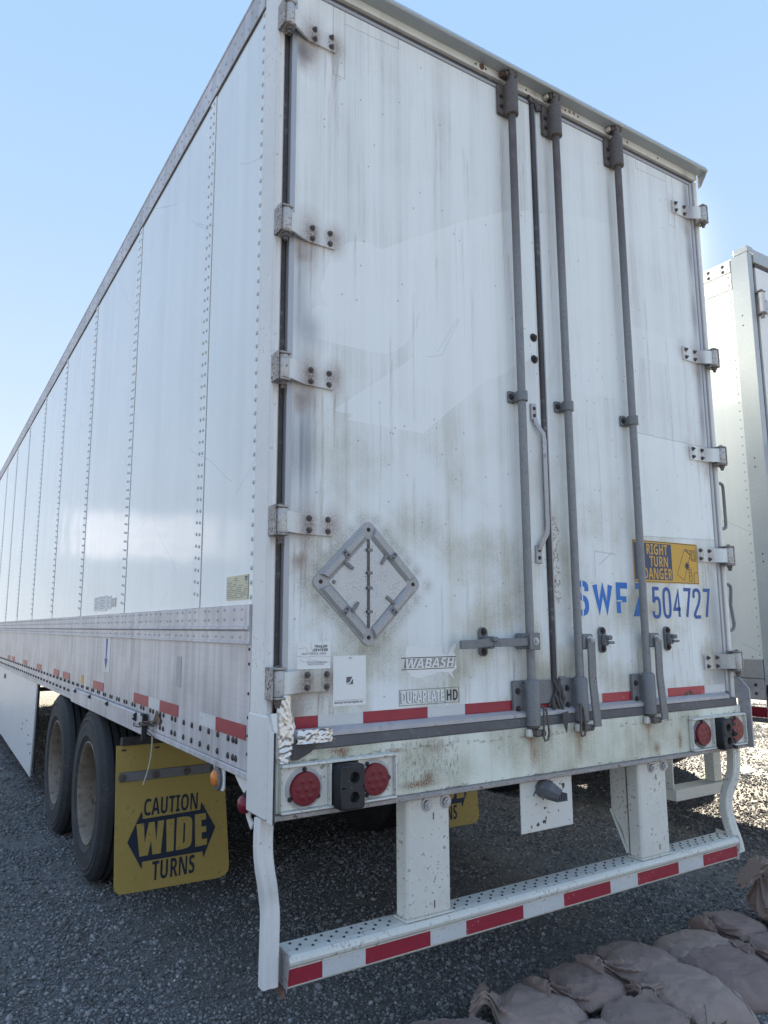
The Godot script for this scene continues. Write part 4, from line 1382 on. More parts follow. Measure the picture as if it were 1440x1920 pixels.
func right_door(root: Node3D) -> Node3D:
	var door := put("rear_door", root, [rear_uv(rbox(V(0.0355, 1.192, -0.055), V(1.2165, 3.984, -0.006), 0.001)), M.rear], "right rear door with yellow warning sign and blue numbers")
	put("edge_trim", door, [rbox(V(1.2168, 1.192, -0.05), V(1.2380, 4.0, 0.0), 0.002), M.trim])
	put("edge_trim", door, [rbox(V(0.0265, 1.20, -0.05), V(0.035, 3.984, 0.002), 0.002), M.trim])
	put("edge_trim", door, [rbox(V(0.0265, 3.985, -0.05), V(1.2165, 3.9995, 0.0), 0.002), M.trim])
	for y in [3.800, 2.955, 2.412, 1.880, 1.342]:
		hinge(door, y, 1.0)
	tape_piece(door, 0.20, 0.3025, M.white_tape)
	tape_piece(door, 0.303, 0.545, M.red_worn)
	tape_piece(door, 0.66, 0.7555, M.white_tape)
	tape_piece(door, 0.756, 1.04, M.red_worn)
	tape_piece(door, 1.0405, 1.20, M.white_tape)
	var ch := MB.new()
	var rg := RandomNumberGenerator.new(); rg.seed = 3
	for k in 6:
		var a := rg.randf_range(0.87, 0.93)
		ch.box(V(a, 1.185 + rg.randf() * 0.012, -0.0034), V(a + 0.02, 1.199 + rg.randf() * 0.012, -0.0028 + rg.randf() * 0.006), 0.001, Transform3D.IDENTITY)
	put("rust_flakes", door, [ch, M.rust])
	# stencilled owner code and plain serial number
	var zf := -0.0052
	var xf := Transform3D(Basis.IDENTITY, V(0, 0, zf))
	var code := MB.new()
	letters(code, "S", 0.172, 1.568, 0.078, 0.155, 0.02, 0.026, xf)
	letters(code, "W", 0.276, 1.567, 0.132, 0.155, 0.02, 0.030, xf)
	letters(code, "F", 0.432, 1.567, 0.092, 0.155, 0.02, 0.028, xf)
	letters(code, "Z", 0.553, 1.567, 0.09, 0.155, 0.02, 0.028, xf)
	put("stencilled_letters", door, [code, M.stencil])
	# the bridges of the stencil
	var gaps := MB.new()
	for g in [[0.430, 1.6335, 0.47, 1.640], [0.205, 1.56, 0.212, 1.73]]:
		gaps.box(V(g[0], g[1], -0.0044), V(g[2], g[3], -0.0042))
	put("stencil_bridges", door, [rear_uv(gaps), M.rear])
	var num := MB.new()
	letters(num, "504727", 0.683, 1.556, 0.0655, 0.152, 0.0132, 0.0172, xf)
	put("serial_number", door, [num, M.blue])
	sign_board(door)
	# grab handles on the outside of the frame
	for g in [[2.282, 2.034, 0.0], [1.737, 1.497, 0.012]]:
		var gm := MB.new()
		var y0: float = g[0]; var y1: float = g[1]
		gm.tube([V(1.285, y0, -0.03), V(1.345, y0, -0.03), V(1.362, y0 - 0.008, -0.03), V(1.366, y0 - 0.025, -0.03), V(1.366 - g[2], lerpf(y0, y1, 0.45), -0.03), V(1.366 + g[2] * 0.5, y1 + 0.028, -0.03), V(1.362, y1 + 0.008, -0.03), V(1.345, y1, -0.03), V(1.285, y1, -0.03)], 0.0085, 10)
		gm.box(V(1.288, y0 - 0.02, -0.05), V(1.300, y0 + 0.02, -0.01), 0.003)
		gm.box(V(1.288, y1 - 0.02, -0.05), V(1.300, y1 + 0.02, -0.01), 0.003)
		put("grab_handle", root, [gm, M.galv])
	return door

func placard(door: Node3D) -> void:
	var c := V(-0.901, 1.682, -0.006)
	var bs := Basis(V(0, 0, 1), PI / 4)
	var xf := Transform3D(bs, c)
	var pl := MB.new()
	# rounded square base
	var base := []
	var r := 0.026
	var h := 0.166
	for q in 4:
		var cc := Vector2(h - r, h - r).rotated(q * PI / 2)
		for k in 5:
			base.append(cc + Vector2.from_angle(q * PI / 2 + k * PI / 8) * r)
	pl.prism(base, 0.0, 0.006, xf)
	var holder := put("placard_holder", door, [pl, M.placard], "diamond shaped placard holder of grey metal with two hinged leaves")
	# four pressed ridges with sloped sides
	var rg := MB.new()
	for q in 4:
		var t := Transform3D(bs * Basis(V(0, 0, 1), q * PI / 2), c)
		var a := 0.138; var w := 0.112
		var o0 := t * V(-a + 0.012, h - 0.004, 0.006); var o1 := t * V(a - 0.012, h - 0.004, 0.006)
		var m0 := t * V(-a + 0.022, h - 0.014, 0.019); var m1 := t * V(a - 0.022, h - 0.014, 0.019)
		var n0 := t * V(-a + 0.028, h - 0.032, 0.019); var n1 := t * V(a - 0.028, h - 0.032, 0.019)
		var i0 := t * V(-a + 0.034, h - 0.046, 0.006); var i1 := t * V(a - 0.034, h - 0.046, 0.006)
		var z := V(0, 0, 1)
		rg.quada(o0, o1, m1, m0, z); rg.quada(m0, m1, n1, n0, z); rg.quada(n0, n1, i1, i0, z)
		rg.quada(o0, m0, n0, i0, z); rg.quada(o1, m1, n1, i1, z)
	put("pressed_frame", holder, [rg, M.placard])
	# two leaves, the right one lying over the left at the vertical hinge
	var d := 0.164
	var lf := MB.new()
	lf.prism([Vector2(-d, 0.0), Vector2(0.0, d), Vector2(0.0, -d)], 0.0065, 0.0085, Transform3D(Basis.IDENTITY, c))
	put("placard_leaf", holder, [lf, M.placard_leaf])
	var rt := MB.new()
	rt.prism([Vector2(0.002, d - 0.002), Vector2(d, 0.0), Vector2(0.002, -d + 0.002)], 0.0068, 0.0125, Transform3D(Basis.IDENTITY, c))
	put("placard_leaf", holder, [rt, M.placard_leaf])
	var rd := MB.new()
	rd.box(c + V(-0.009, -d + 0.004, 0.0087), c + V(0.0015, d - 0.004, 0.0105), 0.001)
	put("hinge_line", holder, [rd, M.galv_rusty])
	var cl := MB.new()
	var cb := MB.new()
	for y in [0.120, 0.036, -0.018, -0.103]:
		cl.box(c + V(-0.014, y - 0.0055, 0.0108), c + V(0.013, y + 0.0055, 0.0145), 0.001)
		cb.dome(c + V(-0.012, y, 0.0145), V(0, 0, 1), 0.004, 0.003, 8)
	for q in 4:
		var t := Transform3D(bs * Basis(V(0, 0, 1), q * PI / 2), c)
		cl.box(V(-0.010, 0.125, 0.0192), V(0.010, 0.158, 0.0225), 0.001, t)
		cl.box(V(-0.006, 0.085, 0.0145), V(0.006, 0.128, 0.0185), 0.001, t * Transform3D(Basis(V(0, 0, 1), 0.18), Vector3.ZERO))
		cb.dome(t * V(-0.002, 0.150, 0.0225), V(0, 0, 1), 0.0042, 0.003, 8)
		cb.dome(t * V(0.002, 0.135, 0.0225), V(0, 0, 1), 0.0042, 0.003, 8)
		cb.bolt(t * V(h - 0.028, h - 0.028, 0.006), V(0, 0, 1), 0.0052, 0.004)
	cl.lathe([Vector2(0.008, 0.0), Vector2(0.007, 0.003), Vector2(0, 0.0035)], c + V(-0.145, 0.0, 0.0085), MB.facing(V(0, 0, 1)), 10)
	put("spring_clips", holder, [cl, M.galv, cb, M.bolt_dark])

func sticker(door: Node3D, called: String, x0: float, y0: float, x1: float, y1: float, m: Material, label := "", z := 0.0) -> MeshInstance3D:
	return put(called, door, [rbox(V(x0, y0, -0.0058), V(x1, y1, -0.0045 + z)), m], label)

func door_stickers(door: Node3D) -> void:
	var xf := Transform3D(Basis.IDENTITY, V(0, 0, -0.0041))
	# dealer's sticker over a faint road map
	var st := sticker(door, "dealer_sticker", -1.182, 1.384, -1.054, 1.475, M.paper, "small white sticker with TRAILER CENTERS in slanted capitals")
	var lines := MB.new()
	for p in [[[-1.178, 1.452], [-1.150, 1.456], [-1.140, 1.440], [-1.128, 1.437], [-1.120, 1.45], [-1.09, 1.45]], [[-1.182, 1.428], [-1.15, 1.424], [-1.10, 1.427], [-1.056, 1.424]], [[-1.172, 1.415], [-1.155, 1.408], [-1.12, 1.412], [-1.058, 1.404]], [[-1.13, 1.473], [-1.128, 1.452], [-1.115, 1.44]], [[-1.086, 1.473], [-1.09, 1.45]], [[-1.135, 1.424], [-1.137, 1.41]]]:
		var pp := []
		for q in p:
			pp.append(Vector2(q[0], q[1]))
		stroke(lines, pp, 0.0009, false, Vector2.ZERO, 0.0, xf, 0.0)
	put("map_lines", st, [lines, M.ink_gray])
	var w := MB.new()
	letters(w, "TRAILER", -1.118, 1.4545, 0.0068, 0.0095, 0.0011, 0.0021, xf, 0.18)
	letters(w, "CENTERS", -1.120, 1.4425, 0.0068, 0.0095, 0.0011, 0.0021, xf, 0.18)
	put("printed_words", st, [w, M.ink])
	print_line(st, "SALES • SERVICE • PARTS", V(-1.165, 1.4290, -0.0041), 0.0072, M.ink_gray, Basis.IDENTITY, true, 0.84)
	print_line(st, "24 HOUR BREAKDOWN", V(-1.145, 1.4010, -0.0041), 0.0052, M.ink_gray)
	print_line(st, "MULTI-LOCATION", V(-1.140, 1.3945, -0.0041), 0.0052, M.ink_gray)
	# help label; its code is left out
	var hp := sticker(door, "help_label", -1.0425, 1.2535, -0.9105, 1.4245, M.paper, "white label with a blank middle and one line of print below")
	print_line(hp, "HQ7", V(-0.982, 1.4120, -0.0041), 0.0058, M.ink_gray)
	print_line(hp, "Need help? Visit help.freightbee.com", V(-1.0375, 1.2600, -0.0041), 0.0070, M.ink, Basis.IDENTITY, true, 0.66)
	var em := MB.new()
	for q in [[[-1.030, 1.278], [-0.923, 1.278], [-0.923, 1.2788], [-1.030, 1.2788]]]:
		em.prism([Vector2(-1.036, 1.2725), Vector2(-0.918, 1.2725), Vector2(-0.918, 1.2733), Vector2(-1.036, 1.2733)], 0.0, 0.0002, xf)
	em.prism([Vector2(-0.990, 1.326), Vector2(-0.963, 1.326), Vector2(-0.963, 1.346), Vector2(-0.975, 1.329)], 0.0, 0.0002, xf)
	em.prism([Vector2(-0.990, 1.330), Vector2(-0.977, 1.334), Vector2(-0.966, 1.352), Vector2(-0.990, 1.352)], 0.0, 0.0002, xf)
	put("label_emblem", hp, [em, M.seal_gray])
	# maker's decal on a torn pale backing
	var bk := MB.new()
	bk.prism([Vector2(-0.742, 1.412), Vector2(-0.733, 1.452), Vector2(-0.70, 1.451), Vector2(-0.66, 1.445), Vector2(-0.625, 1.452), Vector2(-0.60, 1.447), Vector2(-0.57, 1.444), Vector2(-0.568, 1.424), Vector2(-0.545, 1.412), Vector2(-0.53, 1.44), Vector2(-0.508, 1.463), Vector2(-0.50, 1.45), Vector2(-0.515, 1.43), Vector2(-0.505, 1.412), Vector2(-0.502, 1.366), Vector2(-0.525, 1.352), Vector2(-0.515, 1.325), Vector2(-0.54, 1.35), Vector2(-0.58, 1.355), Vector2(-0.625, 1.345), Vector2(-0.65, 1.34), Vector2(-0.685, 1.333), Vector2(-0.712, 1.342), Vector2(-0.735, 1.364)], 0.0, 0.0006, Transform3D(Basis.IDENTITY, V(0, 0, -0.0058)))
	var mk := put("torn_decal_backing", door, [bk, M.paper])
	var ln := MB.new()
	ln.box(V(-0.7585, 1.4085, -0.0049), V(-0.5035, 1.4115, -0.0045))
	ln.box(V(-0.7585, 1.3665, -0.0049), V(-0.5135, 1.3690, -0.0045))
	for k in 7:
		var yy := 1.3735 + k * 0.0049
		ln.box(V(-0.747 + k * 0.001, yy, -0.0049), V(-0.512 + k * 0.001, yy + 0.0026, -0.0045))
	put("decal_lines", mk, [ln, M.ink])
	print_fit(mk, "decal_name", "WABASH", -0.746, -0.512, 1.3720, 1.4065, -0.0042, M.paper, 0.25)
	# boxed name plate print, faded, with HD at its end
	var fr := MB.new()
	for q in [[-0.7685, 1.2935, -0.4925, 1.2955], [-0.7685, 1.2385, -0.4925, 1.2405], [-0.7685, 1.2408, -0.7665, 1.2932], [-0.4945, 1.2408, -0.4925, 1.2932], [-0.5605, 1.2408, -0.5580, 1.2932]]:
		fr.box(V(q[0], q[1], -0.0058), V(q[2], q[3], -0.0045))
	var dp := put("name_plate_frame", door, [fr, M.ink_gray])
	print_fit(dp, "faded_name_edges", "DURAPLATE", -0.7625, -0.5665, 1.2460, 1.2880, -0.0042, M.ink_gray)
	print_fit(dp, "faded_name", "DURAPLATE", -0.7600, -0.5665, 1.2475, 1.2880, -0.0034, M.paper)
	print_fit(dp, "plate_letters", "HD", -0.5520, -0.5000, 1.2465, 1.2870, -0.0042, M.ink)

func sign_board(door: Node3D) -> void:
	var z := -0.0058
	var sg := put("warning_sign", door, [rbox(V(0.566, 1.728, z), V(1.057, 1.930, z + 0.0022)), M.sign_yellow], "yellow sign reading RIGHT TURN DANGER with a turning lorry drawn on it")
	var f := MB.new()
	for q in [[0.568, 1.9245, 1.055, 1.9275], [0.568, 1.7305, 1.055, 1.733], [1.0525, 1.733, 1.055, 1.9245]]:
		f.box(V(q[0], q[1], z + 0.0023), V(q[2], q[3], z + 0.0025))
	put("sign_border", sg, [f, M.navy])
	put("sign_panel", sg, [rbox(V(0.570, 1.741, z + 0.0023), V(0.849, 1.9185, z + 0.0026)), M.sign_navy])
	var xf := Transform3D(Basis.IDENTITY, V(0, 0, z + 0.0030))
	print_fit(sg, "sign_word", "RIGHT", 0.662, 0.818, 1.863, 1.914, z + 0.0030, M.sign_yellow)
	print_fit(sg, "sign_word", "TURN", 0.680, 0.818, 1.805, 1.856, z + 0.0030, M.sign_yellow)
	print_fit(sg, "sign_word", "DANGER", 0.634, 0.846, 1.745, 1.798, z + 0.0030, M.sign_yellow)
	# drawing: lorry from above swinging right, a car beside it, the kerb
	var d := MB.new()
	var pic := [[true, [0.955, 1.902], [1.0, 1.877], [0.940, 1.745], [0.886, 1.772]],
		[false, [0.957, 1.897], [0.972, 1.889], [0.999, 1.872]],
		[true, [1.005, 1.897], [1.038, 1.897], [1.040, 1.843], [1.006, 1.846]],
		[true, [1.012, 1.890], [1.029, 1.890], [1.031, 1.850], [1.013, 1.852]],
		[false, [0.965, 1.901], [1.004, 1.893]], [false, [0.985, 1.856], [1.006, 1.858]],
		[true, [0.981, 1.803], [0.998, 1.803], [1.002, 1.748], [0.994, 1.740], [0.984, 1.741], [0.979, 1.75]],
		[false, [0.980, 1.786], [0.999, 1.786]], [false, [0.980, 1.768], [1.001, 1.768]],
		[false, [1.019, 1.733], [1.018, 1.775], [1.023, 1.785], [1.054, 1.786]]]
	var zz := 0.0
	for s in pic:
		var pts := []
		for k in range(1, s.size()):
			pts.append(Vector2(s[k][0], s[k][1]))
		zz += 0.00006
		stroke(d, pts, 0.0028, s[0], Vector2.ZERO, zz, Transform3D(Basis.IDENTITY, V(0, 0, z + 0.0024)), 0.0)
	var star := []
	for k in 16:
		star.append(Vector2(0.968, 1.817) + Vector2.from_angle(TAU * k / 16.0) * (0.024 if k % 2 else 0.009))
	d.prism(star, 0.0, 0.0003, Transform3D(Basis.IDENTITY, V(0, 0, z + 0.0034)))
	put("sign_drawing", sg, [d, M.navy])

func half_sleeve(b: MB, x: float, y0: float, y1: float, left: float) -> void:
	# bearing bracket: a plate on the door to the left and a sleeve round the rod
	b.box(V(x - left, y0 + 0.01, -0.0055), V(x - 0.012, y1 - 0.006, 0.012), 0.004)
	b.lathe([Vector2(0.020, y0), Vector2(0.031, y0 + 0.003), Vector2(0.031, y1 - 0.012), Vector2(0.027, y1 - 0.004), Vector2(0.020, y1)], V(x, 0, 0.036), Basis.IDENTITY, 20)
	b.box(V(x - 0.03, y0 + 0.012, -0.0055), V(x + 0.03, y1 - 0.02, 0.034), 0.006)

func rods(L: Node3D, R: Node3D) -> void:
	var k := 0
	for x in [-0.152, 0.127, 0.567]:
		var door: Node3D = L if k == 0 else R
		var rod := MB.new()
		rod.tube([V(x, 1.14, 0.036), V(x, 4.055, 0.036)], 0.0178, 18)
		for i in rod.P.size():
			rod.U[i] = Vector2(atan2(rod.P[i].z - 0.036, rod.P[i].x - x) / TAU, (4.055 - rod.P[i].y) / 2.92)
		var body := put("lock_rod", door, [rod, M.rod], ["lock rod on the left door", "lock rod beside the door gap", "lock rod in the middle of the right door"][k])
		# upper and lower bearing brackets
		var up := MB.new()
		half_sleeve(up, x, 3.838, 4.005, 0.058)
		var ub := MB.new()
		for y in [3.90, 3.95]:
			ub.bolt(V(x - 0.042, y - 0.015, 0.012), V(0, 0, 1), 0.007, 0.007)
		var lo := MB.new()
		half_sleeve(lo, x, 1.128, 1.312, 0.076)
		var lb := MB.new()
		for y in [1.265, 1.195]:
			lb.bolt(V(x - 0.055, y, 0.012), V(0, 0, 1), 0.009, 0.008)
		var um := put("upper_bracket", door, [up, M.galv_rusty, ub, M.bolt_dark])
		var lm := put("lower_bracket", door, [lo, M.galv, lb, M.bolt_dark])
		# guide half way up
		var md := MB.new()
		md.box(V(x - 0.048, 2.476, -0.0055), V(x - 0.010, 2.528, 0.008), 0.004)
		md.lathe([Vector2(0.0185, 2.478), Vector2(0.026, 2.480), Vector2(0.026, 2.522), Vector2(0.0185, 2.524)], V(x, 0, 0.036), Basis.IDENTITY, 18)
		md.box(V(x - 0.026, 2.482, -0.0055), V(x + 0.03, 2.520, 0.034), 0.005)
		var mb := MB.new()
		mb.bolt(V(x - 0.036, 2.502, 0.008), V(0, 0, 1), 0.009, 0.007)
		put("rod_guide", door, [md, M.galv, mb, M.bolt_dark])
		# cams and keepers top and bottom
		var cm := MB.new()
		cm.box(V(x - 0.022, 4.035, 0.001), V(x + 0.012, 4.062, 0.055), 0.006)
		cm.tube([V(x - 0.03, 4.045, 0.03), V(x + 0.03, 4.055, 0.04)], 0.014, 8)
		var c2 := MB.new()
		c2.box(V(x - 0.042, 4.036, 0.0005), V(x - 0.018, 4.062, 0.030), 0.006)
		put("upper_cam", door, [cm, M.galv_rusty, c2, M.rust if k == 0 else M.scuffed])
		var kb := MB.new()
		kb.box(V(x - 0.034, 1.085, 0.0225), V(x + 0.020, 1.119, 0.046), 0.006)
		var kc := MB.new()
		kc.lathe([Vector2(0.0, 1.132), Vector2(0.026, 1.130), Vector2(0.028, 1.124), Vector2(0.02, 1.119), Vector2(0.018, 1.105), Vector2(0, 1.10)], V(x, 0, 0.036), Basis.IDENTITY, 14)
		kc.tube([V(x - 0.012, 1.102, 0.05), V(x + 0.042, 1.10, 0.054)], 0.0135, 8)
		kc.box(V(x - 0.012, 1.088, 0.046), V(x + 0.018, 1.116, 0.068), 0.005)
		put("lower_cam", door, [kc, M.galv_rusty, kb, M.scuffed])
		k += 1
	# left lever, swung flat against the door and caught
	var h1 := MB.new()
	h1.sweep([V(-0.150, 1.462, 0.070), V(-0.25, 1.461, 0.066), V(-0.40, 1.462, 0.060), V(-0.46, 1.457, 0.058), V(-0.53, 1.456, 0.058)], [Vector2(-0.014, -0.006), Vector2(0.014, -0.006), Vector2(0.016, 0.0), Vector2(0.014, 0.006), Vector2(-0.014, 0.006), Vector2(-0.016, 0.0)], V(0, 0, 1), false)
	h1.box(V(-0.205, 1.432, 0.0), V(-0.150, 1.496, 0.050), 0.006)
	h1.box(V(-0.198, 1.430, 0.0775), V(-0.140, 1.498, 0.084), 0.006)
	var hp := MB.new()
	hp.bolt(V(-0.165, 1.464, 0.084), V(0, 0, 1), 0.010, 0.008)
	put("lock_handle", L, [h1, M.galv, hp, M.chrome])
	catch(L, -0.372, 1.464, 0.030)
	for q in [[0.127, R, 0.170], [0.567, R, 0.612]]:
		var x: float = q[0]
		var hx: float = q[2]
		var h := MB.new()
		h.sweep([V(hx, 1.47, 0.068), V(hx + 0.001, 1.30, 0.066), V(hx + 0.004, 1.24, 0.068), V(hx + 0.013, 1.105, 0.072)], [Vector2(-0.020, -0.005), Vector2(0.020, -0.005), Vector2(0.022, 0.0), Vector2(0.020, 0.005), Vector2(-0.020, 0.005), Vector2(-0.022, 0.0)], V(0, 0, 1), false)
		h.box(V(x + 0.005, 1.425, 0.028), V(hx + 0.026, 1.490, 0.060), 0.006)
		var p := MB.new()
		p.bolt(V(hx, 1.464, 0.060), V(0, 0, 1), 0.011, 0.016)
		put("lock_handle", R, [h, M.galv, p, M.chrome])
	catch(R, 0.316, 1.462, 0.0)
	catch(R, 0.770, 1.462, 0.0)
	# plate between the two inner rods, rag of torn seal, wire loops and hooks
	put("overlap_plate", L, [rbox(V(-0.122, 1.208, 0.0075), V(0.034, 1.302, 0.0125), 0.002), M.galv])
	put("overlap_plate", R, [rbox(V(0.0352, 1.205, -0.0055), V(0.072, 1.312, 0.010), 0.003), M.galv])
	var rag := MB.new()
	var rg := RandomNumberGenerator.new(); rg.seed = 17
	for s in 5:
		var pts := []
		var x0 := -0.012 + s * 0.011
		for i in 9:
			pts.append(V(x0 + rg.randf_range(-0.004, 0.004) + 0.01 * sin(i * 0.9 + s), 1.305 - i * 0.020, 0.016 + rg.randf_range(0, 0.012)))
		rag.sweep(pts, [Vector2(-0.008, -0.002), Vector2(0.008, -0.003), Vector2(0.006, 0.003), Vector2(-0.006, 0.002)], V(0, 0, 1), false, true, [0.8, 1, 1.1, 0.9, 1.2, 1, 0.9, 0.7, 0.3])
	rag.prism([Vector2(0.0, 1.17), Vector2(0.035, 1.175), Vector2(0.032, 1.14), Vector2(0.022, 1.09), Vector2(0.012, 1.11), Vector2(0.004, 1.13)], 0.047, 0.051)
	put("torn_seal", L, [rag, M.seal])
	for q in [[-0.118, L], [0.092, R]]:
		var hk := MB.new()
		var x: float = q[0]
		hk.tube([V(x, 1.205, 0.05), V(x + 0.012, 1.19, 0.066), V(x + 0.016, 1.15, 0.070), V(x + 0.018, 1.10, 0.072), V(x + 0.010, 1.075, 0.072), V(x - 0.004, 1.072, 0.070), V(x - 0.010, 1.09, 0.068), V(x - 0.004, 1.14, 0.068), V(x - 0.002, 1.185, 0.066), V(x + 0.010, 1.20, 0.060)], 0.0045, 8)
		put("seal_hook", q[1], [hk, M.galv_rusty])

func catch(door: Node3D, x: float, y: float, held: float) -> void:
	var b := MB.new()
	var pr := []
	for k in 16:
		var a := TAU * k / 16.0
		pr.append(Vector2(cos(a) * 0.021, sin(a) * 0.021 + (0.036 if sin(a) >= 0 else -0.036)))
	b.prism(pr, -0.0055, 0.006, Transform3D(Basis.IDENTITY, V(x, y, 0)))
	b.box(V(x - 0.013, y - 0.026, 0.0062), V(x + 0.014, y + 0.022, 0.030 + held), 0.005)
	b.box(V(x - 0.004, y - 0.018, 0.0302 + held), V(x + 0.036, y - 0.006, 0.044 + held), 0.004)
	b.box(V(x - 0.012, y + 0.0, 0.0302 + held), V(x + 0.016, y + 0.02, 0.052 + held), 0.006)
	var d := MB.new()
	d.bolt(V(x, y + 0.040, 0.006), V(0, 0, 1), 0.010, 0.009)
	d.bolt(V(x, y - 0.040, 0.006), V(0, 0, 1), 0.010, 0.009)
	put("handle_catch", door, [b, M.galv, d, M.bolt_dark])

func tail_lamps(root: Node3D) -> void:
	# lamp boxes at both ends of the sill: plates, lamps, and a rubber buffer between
	for s in [-1.0, 1.0]:
		var x0 := -1.255 if s < 0 else 0.858
		var x1 := -0.815 if s < 0 else 1.286
		var bx := MB.new()
		# frame bars round the box
		bx.box(V(x0, 1.078, 0.0225), V(x1, 1.088, 0.052), 0.003)
		bx.box(V(x0, 0.936, 0.0225), V(x1, 0.944, 0.052), 0.003)
		bx.box(V(x1 - 0.008, 0.9445, 0.0225), V(x1, 1.0775, 0.052), 0.003)
		bx.box(V(x0, 0.9445, 0.0225), V(x0 + 0.006, 1.0775, 0.046), 0.003)
		for xd in ([-1.077, -0.968] if s < 0 else [1.022, 1.112]):
			bx.box(V(xd - 0.004, 0.9445, 0.0225), V(xd + 0.004, 1.0775, 0.050), 0.002)
		put("lamp_box", root, [rear_uv(bx), M.scuffed])
		var pl := MB.new()
		for sp in ([[-1.2485, -1.0815], [-0.9635, -0.8235]] if s < 0 else [[0.8645, 1.0175], [1.1165, 1.2775]]):
			pl.box(V(sp[0], 0.9445, 0.0225), V(sp[1], 1.0775, 0.034), 0.001)
		put("lamp_backing", root, [rear_uv(pl), M.scuffed])
		for q in ([[-1.170, 1.008], [-0.903, 1.008]] if s < 0 else [[0.934, 1.012], [1.200, 1.012]]):
			var c := V(q[0], q[1], 0.034)
			var big: float = 1.0
			var ring := MB.new()
			ring.lathe([Vector2(0.0655, 0.0), Vector2(0.0655, 0.003), Vector2(0.062, 0.005), Vector2(0.058, 0.004), Vector2(0.056, 0.006), Vector2(0.051, 0.006)], c, MB.facing(V(0, 0, 1)), 36)
			var sc := MB.new()
			for k in 3:
				var a := PI / 2 + TAU * k / 3.0 + (0.0 if q[0] < -1.0 or q[0] > 0 else 0.5)
				sc.bolt(c + V(cos(a) * 0.0585, sin(a) * 0.0585, 0.005), V(0, 0, 1), 0.0055, 0.006)
			var lens := MB.new()
			lens.lathe([Vector2(0.0535, 0.002), Vector2(0.0535, 0.016), Vector2(0.051, 0.020), Vector2(0.03, 0.0212), Vector2(0, 0.0215)], c, MB.facing(V(0, 0, 1)), 36)
			for k in 6:
				var a := TAU * k / 6.0
				lens.lathe([Vector2(0.0105, 0.0208), Vector2(0.009, 0.0214), Vector2(0, 0.0217)], c + V(cos(a) * 0.028, sin(a) * 0.028, 0), MB.facing(V(0, 0, 1)), 12)
			lens.lathe([Vector2(0.0105, 0.0212), Vector2(0.009, 0.0217), Vector2(0, 0.0220)], c, MB.facing(V(0, 0, 1)), 12)
			var lamp := put("tail_lamp", root, [lens, M.lamp_red])
			put("lamp_ring", lamp, [ring, M.trim_pale if s < 0 else M.galv])
			put("lamp_screws", lamp, [sc, M.bolt_dark])
		# buffer with two holes, built as a frame round the holes
		var xb := -1.022 if s < 0 else 1.066
		var rb := MB.new()
		buffer(rb, xb, 1.004, 0.0225, 0.102 if s < 0 else 0.090, 0.048 if s < 0 else 0.038)
		put("rubber_buffer", root, [rb, M.rubber], "black rubber buffer between the left tail lamps" if s < 0 else "torn black rubber buffer between the right tail lamps")
		if s > 0:
			var tr := MB.new()
			var rg := RandomNumberGenerator.new(); rg.seed = 23
			for k in 7:
				tr.box(V(-0.02, -0.012, -0.006), V(0.02, 0.012, 0.006), 0.003, Transform3D(Basis.from_euler(V(rg.randf() * 2, rg.randf() * 2, rg.randf() * 2)), V(xb + 0.036 + rg.randf_range(0, 0.014), 0.945 + k * 0.02, 0.074 + rg.randf_range(-0.01, 0.012))))
			put("torn_rubber", root, [tr, M.rubber])

